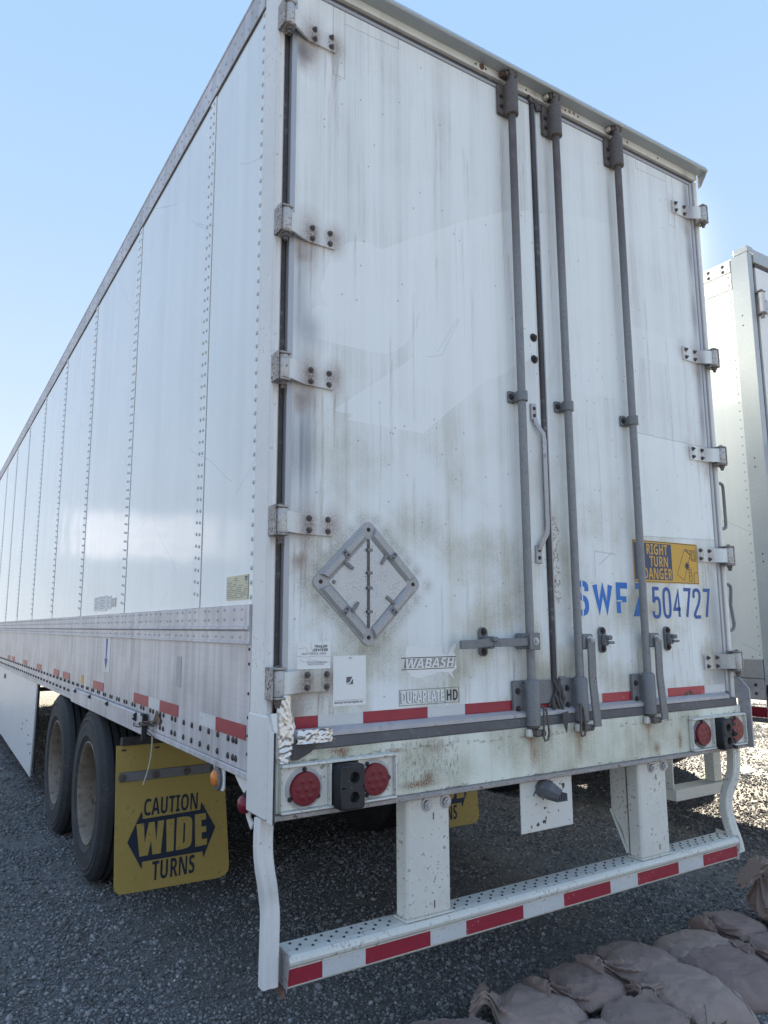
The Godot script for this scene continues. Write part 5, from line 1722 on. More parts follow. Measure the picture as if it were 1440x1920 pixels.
func buffer(b: MB, x: float, y: float, z0: float, z1: float, w: float) -> void:
	# outline with rounded corners and two round holes sunk into the face
	var h := 0.071
	var r := 0.012
	var out := []
	for q in 4:
		var cc: Vector2 = [Vector2(w - r, h - r), Vector2(-w + r, h - r), Vector2(-w + r, -h + r), Vector2(w - r, -h + r)][q]
		for k in 5:
			out.append(cc + Vector2.from_angle(q * PI / 2 + k * PI / 8) * r)
	var xf := Transform3D(Basis.IDENTITY, V(x, y, 0))
	var n := out.size()
	for k in n:
		var a: Vector2 = out[k]; var c: Vector2 = out[(k + 1) % n]
		var na := V(a.x / w, a.y / h, 0).normalized(); var nc := V(c.x / w, c.y / h, 0).normalized()
		b.quad4(xf * V(a.x, a.y, z0), xf * V(c.x, c.y, z0), xf * V(c.x, c.y, z1 - 0.008), xf * V(a.x, a.y, z1 - 0.008), na, nc, nc, na)
		b.quad4(xf * V(a.x, a.y, z1 - 0.008), xf * V(c.x, c.y, z1 - 0.008), xf * V(c.x * 0.86, c.y * 0.9, z1), xf * V(a.x * 0.86, a.y * 0.9, z1), na, nc, V(0, 0, 1), V(0, 0, 1))
	# face: upper and lower halves, each a fan between outline and its hole
	for s in [-1.0, 1.0]:
		var hc := Vector2(0.006, s * 0.031)
		var seg := 24
		for k in seg:
			var a0 := TAU * k / seg; var a1 := TAU * (k + 1) / seg
			var d0 := Vector2.from_angle(a0); var d1 := Vector2.from_angle(a1)
			var i0 := hc + d0 * 0.018; var i1 := hc + d1 * 0.018
			var lo := Vector2(-w * 0.86, minf(0.0, s * h * 0.9)); var hi := Vector2(w * 0.86, maxf(0.0, s * h * 0.9))
			var o0 := hit(hc, d0, lo, hi); var o1 := hit(hc, d1, lo, hi)
			b.quad(xf * V(i0.x, i0.y, z1), xf * V(i1.x, i1.y, z1), xf * V(o1.x, o1.y, z1), xf * V(o0.x, o0.y, z1), V(0, 0, 1))
			b.quad4(xf * V(i0.x, i0.y, z1), xf * V(i1.x, i1.y, z1), xf * V(lerpf(hc.x, i1.x, 0.8), lerpf(hc.y, i1.y, 0.8), z1 - 0.03), xf * V(lerpf(hc.x, i0.x, 0.8), lerpf(hc.y, i0.y, 0.8), z1 - 0.03), V(-d0.x, -d0.y, 0.3).normalized(), V(-d1.x, -d1.y, 0.3).normalized(), V(-d1.x, -d1.y, 0.3).normalized(), V(-d0.x, -d0.y, 0.3).normalized())
			b.tri(xf * V(hc.x, hc.y, z1 - 0.03), xf * V(lerpf(hc.x, i0.x, 0.8), lerpf(hc.y, i0.y, 0.8), z1 - 0.03), xf * V(lerpf(hc.x, i1.x, 0.8), lerpf(hc.y, i1.y, 0.8), z1 - 0.03), V(0, 0, 1), V(0, 0, 1), V(0, 0, 1))

func hit(c: Vector2, d: Vector2, lo: Vector2, hi: Vector2) -> Vector2:
	var t := 1e9
	if d.x > 1e-6: t = minf(t, (hi.x - c.x) / d.x)
	if d.x < -1e-6: t = minf(t, (lo.x - c.x) / d.x)
	if d.y > 1e-6: t = minf(t, (hi.y - c.y) / d.y)
	if d.y < -1e-6: t = minf(t, (lo.y - c.y) / d.y)
	return c + d * t

func underride(root: Node3D) -> void:
	# beam: rounded step on top, flat face with tape below
	var zx := Transform3D(Basis(V(0, 0, 1), V(0, 1, 0), V(-1, 0, 0)), Vector3.ZERO)
	var bm := MB.new()
	var prof := [Vector2(-0.105, 0.40), Vector2(-0.105, 0.492), Vector2(-0.098, 0.499), Vector2(-0.02, 0.500), Vector2(0.002, 0.497), Vector2(0.012, 0.490), Vector2(0.016, 0.480), Vector2(0.013, 0.470), Vector2(0.004, 0.463), Vector2(0.0, 0.460), Vector2(0.0, 0.404), Vector2(-0.006, 0.398), Vector2(-0.09, 0.396)]
	bm.prism(prof, -1.202, 1.202, zx)
	var guard := put("underride_guard", root, [bm, M.scuffed], "white steel bumper beam low behind the wheels with red and white tape")
	# end plates
	for s in [-1.0, 1.0]:
		var ep := MB.new()
		ep.prism([Vector2(-0.11, 0.395), Vector2(0.004, 0.392), Vector2(0.018, 0.47), Vector2(0.012, 0.505), Vector2(-0.11, 0.512)], 0.0, 0.003, Transform3D(zx.basis, V(s * 1.2062 + 0.0015, 0, 0)))
		put("end_plate", guard, [ep, M.flange if s < 0 else M.scuffed])
	# raised holes of the step
	var bu := MB.new()
	var x := -1.16
	var k := 0
	while x < 1.17:
		for r in 3:
			var p := V(x + (0.024 if r == 1 else 0.0), 0.500, -0.022 - r * 0.026)
			if absf(p.x + 0.645) > 0.12 and absf(p.x - 0.597) > 0.12:
				bu.lathe([Vector2(0.0058, -0.001), Vector2(0.0042, 0.003), Vector2(0.0026, 0.003), Vector2(0.0, 0.0005)], p, Basis.IDENTITY, 7)
		x += 0.058
	put("step_bumps", guard, [bu, M.bolt_dark]).set_meta("kind", "stuff")
	var tp := [[-1.200, -1.070, 1], [-1.0695, -0.9165, 0], [-0.916, -0.648, 1], [-0.6475, -0.487, 0], [-0.4865, -0.195, 1], [-0.1945, 0.012, 0], [0.0125, 0.29, 1], [0.2905, 0.47, 0], [0.4705, 0.748, 1], [0.7485, 0.93, 0], [0.9305, 1.198, 1]]
	tp = guard_tape()
	for t in tp:
		put("reflective_tape", guard, [rbox(V(t[0], 0.408, 0.0005), V(t[1], 0.456, 0.0025)), M.red if t[2] else M.white_tape])
	# two square posts with bolted heads and gussets behind
	for q in [[-0.748, -0.547], [0.505, 0.705]]:
		var p := MB.new()
		p.box(V(q[0], 0.501, -0.075), V(q[1], 0.916, 0.002), 0.014)
		var w := MB.new()
		w.box(V(q[0] - 0.006, 0.5005, -0.078), V(q[1] + 0.006, 0.507, 0.006), 0.003)
		var hb := MB.new()
		for bx in [q[0] + 0.091, q[0] + 0.176]:
			hb.bolt(V(bx, 0.886, 0.002), V(0, 0, 1), 0.0165, 0.013, bx * 3.0)
		var st := MB.new()
		for yy in [0.83, 0.53]:
			st.box(V(q[0] + 0.118, yy, 0.0022), V(q[0] + 0.122, yy + 0.024, 0.004))
		var post := put("guard_post", guard, [p, M.scuffed, w, M.scuffed, hb, M.chrome, st, M.rust])
		var gs := MB.new()
		var gx: float = q[0] + 0.012 if q[0] > 0.0 else q[0] + 0.088
		var gz: float = -0.165 if q[0] > 0.0 else -0.13
		var gp := [Vector2(gz, 0.915), Vector2(-0.077, 0.915), Vector2(-0.077, 0.51), Vector2(gz + 0.06, 0.60), Vector2(gz, 0.69)]
		gs.prism(gp, 0.0, 0.006, Transform3D(zx.basis, V(gx, 0, 0)))
		gs.prism(gp, 0.0, 0.006, Transform3D(zx.basis, V(q[1] - 0.012, 0, 0)))
		gs.box(V(gx + 0.0005, 0.69, gz - 0.006), V(q[1] - 0.02, 0.915, gz), 0.001)
		gs.quada(V(gx - 0.02, 0.515, -0.078), V(gx + 0.05, 0.515, -0.078), V(gx + 0.05, 0.688, gz), V(gx - 0.02, 0.688, gz), V(0, -1, -1))
		put("gusset", guard, [gs, M.scuffed])
	# outer struts, bent by knocks
	var prof2 := [Vector2(-0.027, -0.022), Vector2(0.022, -0.022), Vector2(0.028, -0.016), Vector2(0.028, 0.016), Vector2(0.022, 0.022), Vector2(0.004, 0.018), Vector2(-0.004, 0.022), Vector2(-0.022, 0.022), Vector2(-0.027, 0.016)]
	var sl := MB.new()
	sl.sweep(rounded([V(-1.278, 0.918, -0.030), V(-1.281, 0.83, -0.030), V(-1.276, 0.766, -0.025), V(-1.264, 0.715, -0.028), V(-1.252, 0.665, -0.040), V(-1.248, 0.62, -0.036), V(-1.251, 0.55, -0.032), V(-1.252, 0.47, -0.032), V(-1.252, 0.41, -0.032)]), prof2, V(0, 0, 1), false)
	var f := MB.new()
	f.prism([Vector2(-0.066, 0.392), Vector2(0.004, 0.378), Vector2(0.004, 0.40), Vector2(-0.066, 0.41)], 0.0, 0.012, Transform3D(zx.basis, V(-1.212, 0, 0)))
	put("side_strut", guard, [sl, M.post, f, M.rust])
	var sr := MB.new()
	sr.sweep(rounded([V(1.248, 0.92, -0.010), V(1.243, 0.825, -0.010), V(1.236, 0.76, -0.02), V(1.214, 0.70, -0.04), V(1.204, 0.64, -0.045), V(1.208, 0.58, -0.04), V(1.218, 0.52, -0.03), V(1.232, 0.47, -0.02), V(1.236, 0.42, -0.015)]), prof2, V(0, 0, 1), false)
	put("side_strut", guard, [sr, M.scuffed])
	# plate with the grey plug socket
	var lp := put("socket_plate", root, [rbox(V(-0.210, 0.717, 0.006), V(0.077, 0.9165, 0.012), 0.002), M.chipped], "chipped white plate hanging under the sill with a grey plug socket")
	var cn := MB.new()
	var pr := []
	for i in 8:
		pr.append(Vector2.from_angle(TAU * i / 8.0 + 0.39) * Vector2(0.036, 0.034))
	cn.sweep([V(-0.098, 0.880, 0.012), V(-0.092, 0.874, 0.062), V(-0.072, 0.860, 0.090)], pr, V(0, 1, 0), false, true, [1.0, 1.0, 0.7])
	for i in 5:
		cn.box(V(-0.092 + i * 0.012, 0.838, 0.05), V(-0.086 + i * 0.012, 0.868, 0.098), 0.002)
	put("plug_socket", lp, [cn, M.seal_gray])

func guard_tape() -> Array:
	return [[-1.200, -1.0795, 1], [-1.079, -0.9165, 0], [-0.916, -0.6485, 1], [-0.648, -0.4865, 0], [-0.486, -0.2055, 1], [-0.205, 0.0145, 0], [0.015, 0.290, 1], [0.2905, 0.4645, 0], [0.465, 0.7465, 1], [0.747, 0.9295, 0], [0.930, 1.198, 1]]

func rounded(p: Array) -> Array:
	for k in 2:
		var q := [p[0]]
		for i in p.size() - 1:
			q.append(p[i].lerp(p[i + 1], 0.25)); q.append(p[i].lerp(p[i + 1], 0.75))
		q.append(p[p.size() - 1])
		p = q
	return p

func foil(root: Node3D) -> void:
	# crumpled aluminium tape over the broken corner of the door frame
	var rg := FastNoiseLite.new(); rg.seed = 8; rg.frequency = 24.0; rg.fractal_octaves = 3; rg.fractal_type = FastNoiseLite.FRACTAL_RIDGED
	var r2 := FastNoiseLite.new(); r2.seed = 12; r2.frequency = 60.0; r2.fractal_octaves = 2
	var b := MB.new()
	var lefts := [[1.305, -1.263, -1.216], [1.25, -1.266, -1.212], [1.20, -1.271, -1.198], [1.15, -1.272, -1.197], [1.115, -1.268, -1.207], [1.090, -1.262, -1.222]]
	foil_sheet(b, lefts, 46, 18, 0.034, rg, r2)
	var rows := []
	for k in 6:
		var t := k / 5.0
		rows.append([1.192 - 0.044 * t, -1.199 + 0.004 * sin(k * 2.0), -1.068 + 0.004 * cos(k * 3.0)])
	foil_sheet(b, rows, 14, 34, 0.050, rg, r2)
	put("foil_tape", root, [b, M.foil], "crumpled silver foil tape over the lower left corner of the door frame")
	# rag of torn rubber below it
	var t := MB.new()
	t.prism([Vector2(-1.21, 1.15), Vector2(-1.12, 1.145), Vector2(-1.145, 1.118), Vector2(-1.19, 1.098), Vector2(-1.215, 1.10)], 0.031, 0.036)
	put("torn_seal", root, [t, M.seal])
	# white weld plate on the post
	var w := MB.new()
	w.prism([Vector2(-1.292, 1.25), Vector2(-1.272, 1.25), Vector2(-1.268, 1.19), Vector2(-1.278, 1.185)], 0.0305, 0.040)
	put("weld_patch", root, [w, M.white])

func foil_sheet(b: MB, rows: Array, n: int, m: int, z: float, rg: FastNoiseLite, r2: FastNoiseLite) -> void:
	var pt := []
	for i in n + 1:
		var line_ := []
		var f := float(i) / n * (rows.size() - 1)
		var k := mini(int(f), rows.size() - 2)
		var t := f - k
		for j in m + 1:
			var u := float(j) / m
			var y := lerpf(rows[k][0], rows[k + 1][0], t)
			var x := lerpf(lerpf(rows[k][1], rows[k + 1][1], t), lerpf(rows[k][2], rows[k + 1][2], t), u)
			var h := rg.get_noise_2d(x * 0.9 + y * 0.5, y * 1.5 - x * 0.6) * 0.0042 + r2.get_noise_2d(x * 0.7 + 3.0, y) * 0.0012
			var e := minf(minf(u, 1.0 - u) * 6.0, 1.0)
			line_.append(V(x, y, z - 0.010 * (1.0 - e) + h))
		pt.append(line_)
	var nn := []
	for i in n + 1:
		var row := []
		for j in m + 1:
			var du: Vector3 = pt[i][mini(j + 1, m)] - pt[i][maxi(j - 1, 0)]
			var dv: Vector3 = pt[mini(i + 1, n)][j] - pt[maxi(i - 1, 0)][j]
			var nv := du.cross(dv).normalized()
			row.append(nv if nv.z > 0.0 else -nv)
		nn.append(row)
	for i in n:
		for j in m:
			b.quad4(pt[i][j], pt[i][j + 1], pt[i + 1][j + 1], pt[i + 1][j], nn[i][j], nn[i][j + 1], nn[i + 1][j + 1], nn[i + 1][j])

func mud_flaps(root: Node3D) -> void:
	for s in [0, 1]:
		var z := -1.9 if s == 0 else -2.0
		var dx := 0.0 if s == 0 else 1.905
		var xf := Transform3D(Basis.IDENTITY, V(dx, 0, z))
		var fl := MB.new()
		var pts := [Vector2(-1.325, 0.90), Vector2(-1.303, 0.195), Vector2(-1.297, 0.168), Vector2(-1.277, 0.150), Vector2(-1.25, 0.147), Vector2(-0.735, 0.138), Vector2(-0.70, 0.148), Vector2(-0.682, 0.168), Vector2(-0.678, 0.20), Vector2(-0.72, 0.70), Vector2(-0.725, 0.90)]
		fl.prism(pts, -0.008, 0.0, xf)
		var flap := put("mud_flap", root, [fl, M.yellow], "yellow mud flap reading CAUTION WIDE TURNS behind the left wheels" if s == 0 else "yellow mud flap mostly hidden behind the bumper post")
		var bar := MB.new()
		bar.box(V(-1.305, 0.711, 0.001), V(-0.735, 0.762, 0.010), 0.003, xf)
		var bb := MB.new()
		for x in [-1.289, -1.113, -0.940, -0.79]:
			bb.bolt(xf * V(x, 0.735, 0.010), V(0, 0, 1), 0.014, 0.008)
		put("clamp_bar", flap, [bar, M.galv, bb, M.galv_rusty])
		var hl := MB.new()
		for x in [-1.285, -1.109]:
			hl.box(V(x - 0.013, 0.870, 0.0002), V(x + 0.013, 0.880, 0.002), 0.001, xf)
		put("flap_slots", flap, [hl, M.bolt_dark])
		var tx := Transform3D(Basis.IDENTITY, V(dx, 0, z + 0.002))
		print_fit(flap, "warning_word", "CAUTION", dx - 1.166, dx - 0.872, 0.524, 0.612, z + 0.002, M.navy)
		print_fit(flap, "warning_word", "TURNS", dx - 1.110, dx - 0.878, 0.190, 0.286, z + 0.002, M.navy)
		var ar := MB.new()
		ar.prism([Vector2(-1.246, 0.402), Vector2(-1.177, 0.552), Vector2(-1.170, 0.511), Vector2(-0.856, 0.517), Vector2(-0.852, 0.560), Vector2(-0.766, 0.414), Vector2(-0.830, 0.260), Vector2(-0.835, 0.294), Vector2(-1.165, 0.294), Vector2(-1.164, 0.255)], 0.0, 0.0006, tx)
		put("double_arrow", flap, [ar, M.navy])
		var y := MB.new()
		var yx := Transform3D(Basis.IDENTITY, V(dx, 0, z + 0.0032))
		for p in [[[-1.203, 0.488], [-1.180, 0.322], [-1.136, 0.322], [-1.122, 0.395], [-1.112, 0.322], [-1.068, 0.322], [-1.056, 0.490], [-1.089, 0.490], [-1.094, 0.385], [-1.107, 0.489], [-1.137, 0.489], [-1.156, 0.385], [-1.163, 0.488]], [[-1.044, 0.490], [-1.036, 0.323], [-0.998, 0.323], [-1.000, 0.491]]]:
			var pp := []
			for q in p:
				pp.append(Vector2(q[0], q[1]))
			y.prism(pp, 0.0, 0.0003, yx)
		# D as two halves round its slot, E
		for p in [[[-0.986, 0.493], [-0.986, 0.324], [-0.948, 0.324], [-0.948, 0.493]], [[-0.948, 0.493], [-0.948, 0.462], [-0.943, 0.462], [-0.938, 0.455], [-0.938, 0.362], [-0.943, 0.355], [-0.948, 0.355], [-0.948, 0.324], [-0.918, 0.328], [-0.905, 0.338], [-0.899, 0.36], [-0.899, 0.458], [-0.905, 0.48], [-0.918, 0.490]], [[-0.886, 0.495], [-0.878, 0.324], [-0.812, 0.327], [-0.812, 0.360], [-0.842, 0.359], [-0.844, 0.395], [-0.818, 0.396], [-0.819, 0.426], [-0.846, 0.426], [-0.848, 0.462], [-0.822, 0.463], [-0.824, 0.496]]]:
			var pp := []
			for q in p:
				pp.append(Vector2(q[0], q[1]))
			y.prism(pp, 0.0, 0.0003, yx)
		put("large_letters", flap, [y, M.yellow])
		var sb := MB.new()
		sb.box(V(-1.30, 0.90, -0.03), V(-0.72, 0.94, 0.02), 0.003, xf)
		sb.box(V(-0.98, 0.9405, -0.03), V(-0.92, 1.03, 0.02), 0.003, xf)
		put("flap_bracket", flap, [sb, M.steel_dark])

# ------------------------------------------------------------------ the trailer next door
func neighbour() -> void:
	var at := V(2.35, 0, -0.34)
	var root := thing("parked_trailer", "white trailer with grey rear frame parked beside it on the right", "trailer", at)
	var w := 2.6
	var front := -15.33
	put("side_panel", root, [rbox(V(0.004, 1.302, front), V(0.04, 3.84, -0.128), 0.002), M.side])
	put("side_panel", root, [rbox(V(w - 0.04, 1.05, front), V(w - 0.004, 4.06, -0.128)), M.white])
	put("front_wall", root, [rbox(V(0.04, 1.05, front), V(w - 0.04, 4.06, front + 0.04)), M.white])
	put("roof", root, [rbox(V(0.02, 4.055, front), V(w - 0.02, 4.07, 0.0)), M.white])
	var rr := MB.new()
	rr.box(V(0.0, 3.8405, front), V(0.04, 3.965, -0.13), 0.003)
	rr.box(V(-0.006, 3.9655, front), V(0.04, 4.055, -0.13), 0.004)
	put("roof_rail", root, [rr, M.skirt])
	put("belt_rail", root, [rbox(V(-0.006, 1.18, front), V(0.04, 1.3015, -0.129), 0.004), M.alu])
	put("bottom_rail", root, [rbox(V(-0.002, 1.045, front), V(0.04, 1.1795, -0.129), 0.004), M.alu])
	var rv := MB.new()
	var y := 1.33
	while y < 4.02:
		rv.dome(V(0.004 if y < 3.84 else -0.006, y, -0.15), V(-1, 0, 0), 0.007, 0.004, 6)
		y += 0.0605
	for k in 60:
		rv.dome(V(0.004, 1.318, -0.2 - k * 0.1), V(-1, 0, 0), 0.008, 0.005, 6)
		rv.dome(V(0.0, 3.86, -0.24 - k * 0.1), V(-1, 0, 0), 0.007, 0.004, 6)
	put("rivets", root, [rv, M.rivet]).set_meta("kind", "stuff")
	var bb := MB.new()
	for k in 30:
		for q in [4.025, 3.985]:
			bb.dome(V(-0.006, q, -0.185 - k * 0.11), V(-1, 0, 0), 0.012, 0.006, 8)
	for q in [1.14, 1.085]:
		bb.dome(V(-0.002, q, -0.19), V(-1, 0, 0), 0.012, 0.006, 8)
	for q in [3.62, 3.55, 2.62, 2.56, 1.98, 1.93]:
		bb.dome(V(-0.004, q, -0.07), V(-1, 0, 0), 0.006, 0.003, 6)
	bb.dome(V(-0.004, 1.48, -0.03), V(-1, 0, 0), 0.018, 0.006, 10)
	put("fasteners", root, [bb, M.bolt_dark])
	# rear frame
	put("corner_post", root, [rbox(V(-0.004, 0.96, -0.127), V(0.052, 4.065, 0.0), 0.006), M.frame_gray])
	put("corner_post", root, [rbox(V(w - 0.06, 0.96, -0.127), V(w, 4.065, 0.0), 0.006), M.frame_gray])
	put("post_cap", root, [rbox(V(-0.005, 4.0655, -0.10), V(0.07, 4.11, 0.002), 0.004), M.frame_gray])
	put("rear_header", root, [rbox(V(0.0705, 4.005, -0.1), V(w, 4.10, 0.001), 0.004), M.frame_gray])
	put("rear_sill", root, [rbox(V(-0.004, 0.90, -0.13), V(w, 1.15, 0.02), 0.006), M.frame_gray])
	put("sill_rubber", root, [rbox(V(-0.012, 0.905, -0.27), V(0.0, 0.935, -0.02), 0.004), M.seal_gray])
	put("door_seal", root, [rbox(V(0.0525, 1.15, -0.1), V(0.095, 4.0, -0.02), 0.004), M.seal])
	var dr := put("rear_door", root, [rbox(V(0.0955, 1.16, -0.06), V(w - 0.1, 3.975, -0.008), 0.003), M.white])
	put("edge_trim", dr, [rbox(V(0.0955, 3.976, -0.06), V(w - 0.1, 4.0, -0.01), 0.002), M.seal])
	for yy in [3.70, 2.62, 1.9]:
		var h := MB.new()
		h.lathe([Vector2(0, -0.07), Vector2(0.022, -0.07), Vector2(0.022, 0.07), Vector2(0, 0.07)], V(0.085, yy, 0.022), Basis.IDENTITY, 16)
		h.box(V(0.10, yy - 0.05, -0.0075), V(0.26, yy + 0.05, 0.006), 0.003)
		var hd := MB.new()
		for e in [-0.078, 0.078]:
			hd.box(V(0.05, yy + e - 0.006, -0.012), V(0.11, yy + e + 0.006, 0.045), 0.005)
		hd.tube([V(0.085, yy - 0.11, 0.022), V(0.085, yy + 0.095, 0.022)], 0.012, 10)
		for e in [-0.028, 0.028]:
			hd.bolt(V(0.14, yy + e, 0.006), V(0, 0, 1), 0.011, 0.009)
		put("hinge", dr, [h, M.chrome, hd, M.galv])
	var lp := MB.new()
	lp.box(V(-0.018, 0.938, -0.27), V(-0.0125, 1.003, -0.12), 0.003)
	put("red_marker_lamp", root, [lp, M.lamp_red])
	# step hung below the side
	var st := MB.new()
	st.box(V(-0.06, 0.305, -0.93), V(0.52, 0.385, -0.80), 0.006)
	st.box(V(-0.06, 0.3855, -0.90), V(-0.045, 1.04, -0.82), 0.003)
	st.box(V(0.42, 0.3855, -0.90), V(0.51, 1.04, -0.82), 0.004)
	put("hanging_step", root, [st, M.scuffed])
	# running gear, floor, bumper
	for z in [-2.9, -4.15]:
		for q in [[0.165, 0.0], [0.505, PI], [w - 0.505, 0.0], [w - 0.165, PI]]:
			var wh: Node3D
			if wheel0 == null:
				wheel(root, q[0], z, q[1])
			else:
				wh = wheel0.duplicate()
				wh.name = numbered("wheel", root)
				root.add_child(wh, true)
				wh.position = V(q[0], 0.503, z)
				wh.scale = Vector3(1.0, 1.02, 1.02)
				wh.rotation = V(0, q[1], 0)
	put("floor_deck", root, [rbox(V(0.04, 1.10, front), V(w - 0.04, 1.2, -0.13)), M.steel_dark])
	for x in [0.8, 1.8]:
		put("slider_rail", root, [rbox(V(x - 0.06, 0.86, -5.2), V(x + 0.06, 1.09, -2.2)), M.steel_dark])
	put("underride_guard", root, [rbox(V(0.7, 0.42, -0.12), V(w, 0.52, -0.02), 0.006), M.scuffed])
	for x in [0.9, 1.9]:
		put("guard_post", root, [rbox(V(x - 0.05, 0.521, -0.11), V(x + 0.05, 0.898, -0.03), 0.006), M.scuffed])

# ------------------------------------------------------------------ sandbags
var seam_path := []

func bag_mb(rng: RandomNumberGenerator, ln: float, wd: float, ht: float, neck: float, squash: float) -> MB:
	# a filled sack: u runs from the sewn end to the tied neck (or the other sewn end), a round it
	var b := MB.new()
	var nz := FastNoiseLite.new(); nz.seed = rng.randi(); nz.frequency = 6.0; nz.fractal_octaves = 3
	var fine := FastNoiseLite.new(); fine.seed = rng.randi(); fine.frequency = 22.0; fine.fractal_octaves = 3
	var NU := 112
	var NA := 90
	var folds := 8 + rng.randi() % 4
	var crease := FastNoiseLite.new(); crease.seed = rng.randi(); crease.frequency = 7.0; crease.fractal_octaves = 3; crease.fractal_type = FastNoiseLite.FRACTAL_RIDGED
	var wrinkle := FastNoiseLite.new(); wrinkle.seed = rng.randi(); wrinkle.frequency = 15.0; wrinkle.fractal_octaves = 3; wrinkle.fractal_type = FastNoiseLite.FRACTAL_RIDGED
	var ph := rng.randf() * TAU
	var pts := []
	for i in NU + 1:
		var u := float(i) / NU
		var row := []
		# width and height envelopes along the sack
		var body := pow(clampf(1.0 - pow(absf(u * 2.0 - 1.0), 3.4), 0.0, 1.0), 0.5)
		var wv := body
		var hv := pow(clampf(body, 0, 1), 1.15)
		var gather := 0.0
		if neck > 0.0:
			var t := smoothstep(0.62, 0.84, u)
			gather = smoothstep(0.50, 0.82, u)
			var throat := lerpf(1.0, 0.13, t)
			var ruff := smoothstep(0.86, 1.0, u) * 0.46
			wv = minf(pow(clampf(1.0 - pow(absf(minf(u, 0.55) * 2.0 - 1.0), 3.4), 0, 1), 0.5), 1.0) * throat + ruff
			hv = minf(pow(clampf(1.0 - pow(absf(minf(u, 0.55) * 2.0 - 1.0), 3.4), 0, 1), 0.55), 1.0) * lerpf(1.0, 0.26, t) + ruff * 0.9
		else:
			# sewn ends: flat ears
			wv = maxf(wv, 0.82 * smoothstep(0.0, 0.02, u) * smoothstep(1.0, 0.98, u))
			hv = maxf(hv, 0.05)
		if u < 0.06:
			wv = maxf(wv, 0.80)
			hv = maxf(hv, 0.06)
		for j in NA:
			var a := TAU * j / NA
			var c := cos(a); var s := sin(a)
			var cx := signf(c) * pow(absf(c), 0.72); var sy := signf(s) * pow(absf(s), 0.80)
			var f := 1.0 + gather * 0.40 * sin(a * folds + ph + nz.get_noise_1d(u * 8.0) * 1.2) * (1.0 - 0.55 * smoothstep(0.82, 0.92, u)) * (0.5 + 0.5 * smoothstep(0.55, 0.8, u))
			var x := (u - 0.45) * ln
			var zz := cx * wd * 0.5 * wv * f
			var yy := ht * 0.5 * (lerpf(0.16, 1.0, clampf(body, 0, 1)) if neck <= 0.0 or u < 0.5 else 1.0) + sy * ht * 0.5 * hv * f
			var p := V(x, yy, zz)
			var w := nz.get_noise_3dv(p * V(1.0, 0.8, 1.0)) * 0.012 + fine.get_noise_3dv(p * V(0.8, 1.0, 2.4)) * 0.0030
			# creases that run in from the corners
			w += 0.0105 * crease.get_noise_3dv(p * V(0.8, 1.0, 1.5) + V(0, 0, 0.3 * p.x)) * (0.35 + 0.65 * smoothstep(0.2, 0.9, absf(u * 2.0 - 1.0)))
			w += 0.0070 * wrinkle.get_noise_3dv(p * V(0.7, 1.0, 1.3)) * (0.25 + 0.75 * smoothstep(-0.1, 0.5, nz.get_noise_3dv(p * 0.9 + V(3, 1, 2))))
			p += V(0, sy, cx).normalized() * w
			if neck > 0.0:
				p.y += 0.045 * smoothstep(0.72, 0.9, u) - 0.035 * smoothstep(0.9, 1.0, u)
			p.y = maxf(p.y, 0.002 + 0.004 * absf(fine.get_noise_2d(p.x * 3, p.z * 3)))
			row.append(p)
		pts.append(row)
	var nrm := []
	for i in NU + 1:
		var row := []
		for j in NA:
			var du: Vector3 = pts[mini(i + 1, NU)][j] - pts[maxi(i - 1, 0)][j]
			var da: Vector3 = pts[i][(j + 1) % NA] - pts[i][(j + NA - 1) % NA]
			var n := du.cross(da)
			n = n.normalized() if n.length() > 1e-9 else V(0, 1, 0)
			row.append(n)
		nrm.append(row)
	seam_path = []
	for i in range(4, NU - 2, 2):
		seam_path.append(pts[i][9] + V(0, 0.001, 0))
	# outward check on the top of the middle
	var sgn := 1.0 if nrm[NU / 2][NA / 4].y > 0.0 else -1.0
	for i in NU:
		for j in NA:
			var j2 := (j + 1) % NA
			b.quad4(pts[i][j], pts[i][j2], pts[i + 1][j2], pts[i + 1][j], nrm[i][j] * sgn, nrm[i][j2] * sgn, nrm[i + 1][j2] * sgn, nrm[i + 1][j] * sgn)
	for i in [0, NU]:
		var c := Vector3()
		for j in NA:
			c += pts[i][j] / NA
		var n := V(-1, 0, 0) if i == 0 else V(1, 0, 0)
		for j in NA:
			b.tri(pts[i][j], pts[i][(j + 1) % NA], c, n, n, n)
	return b

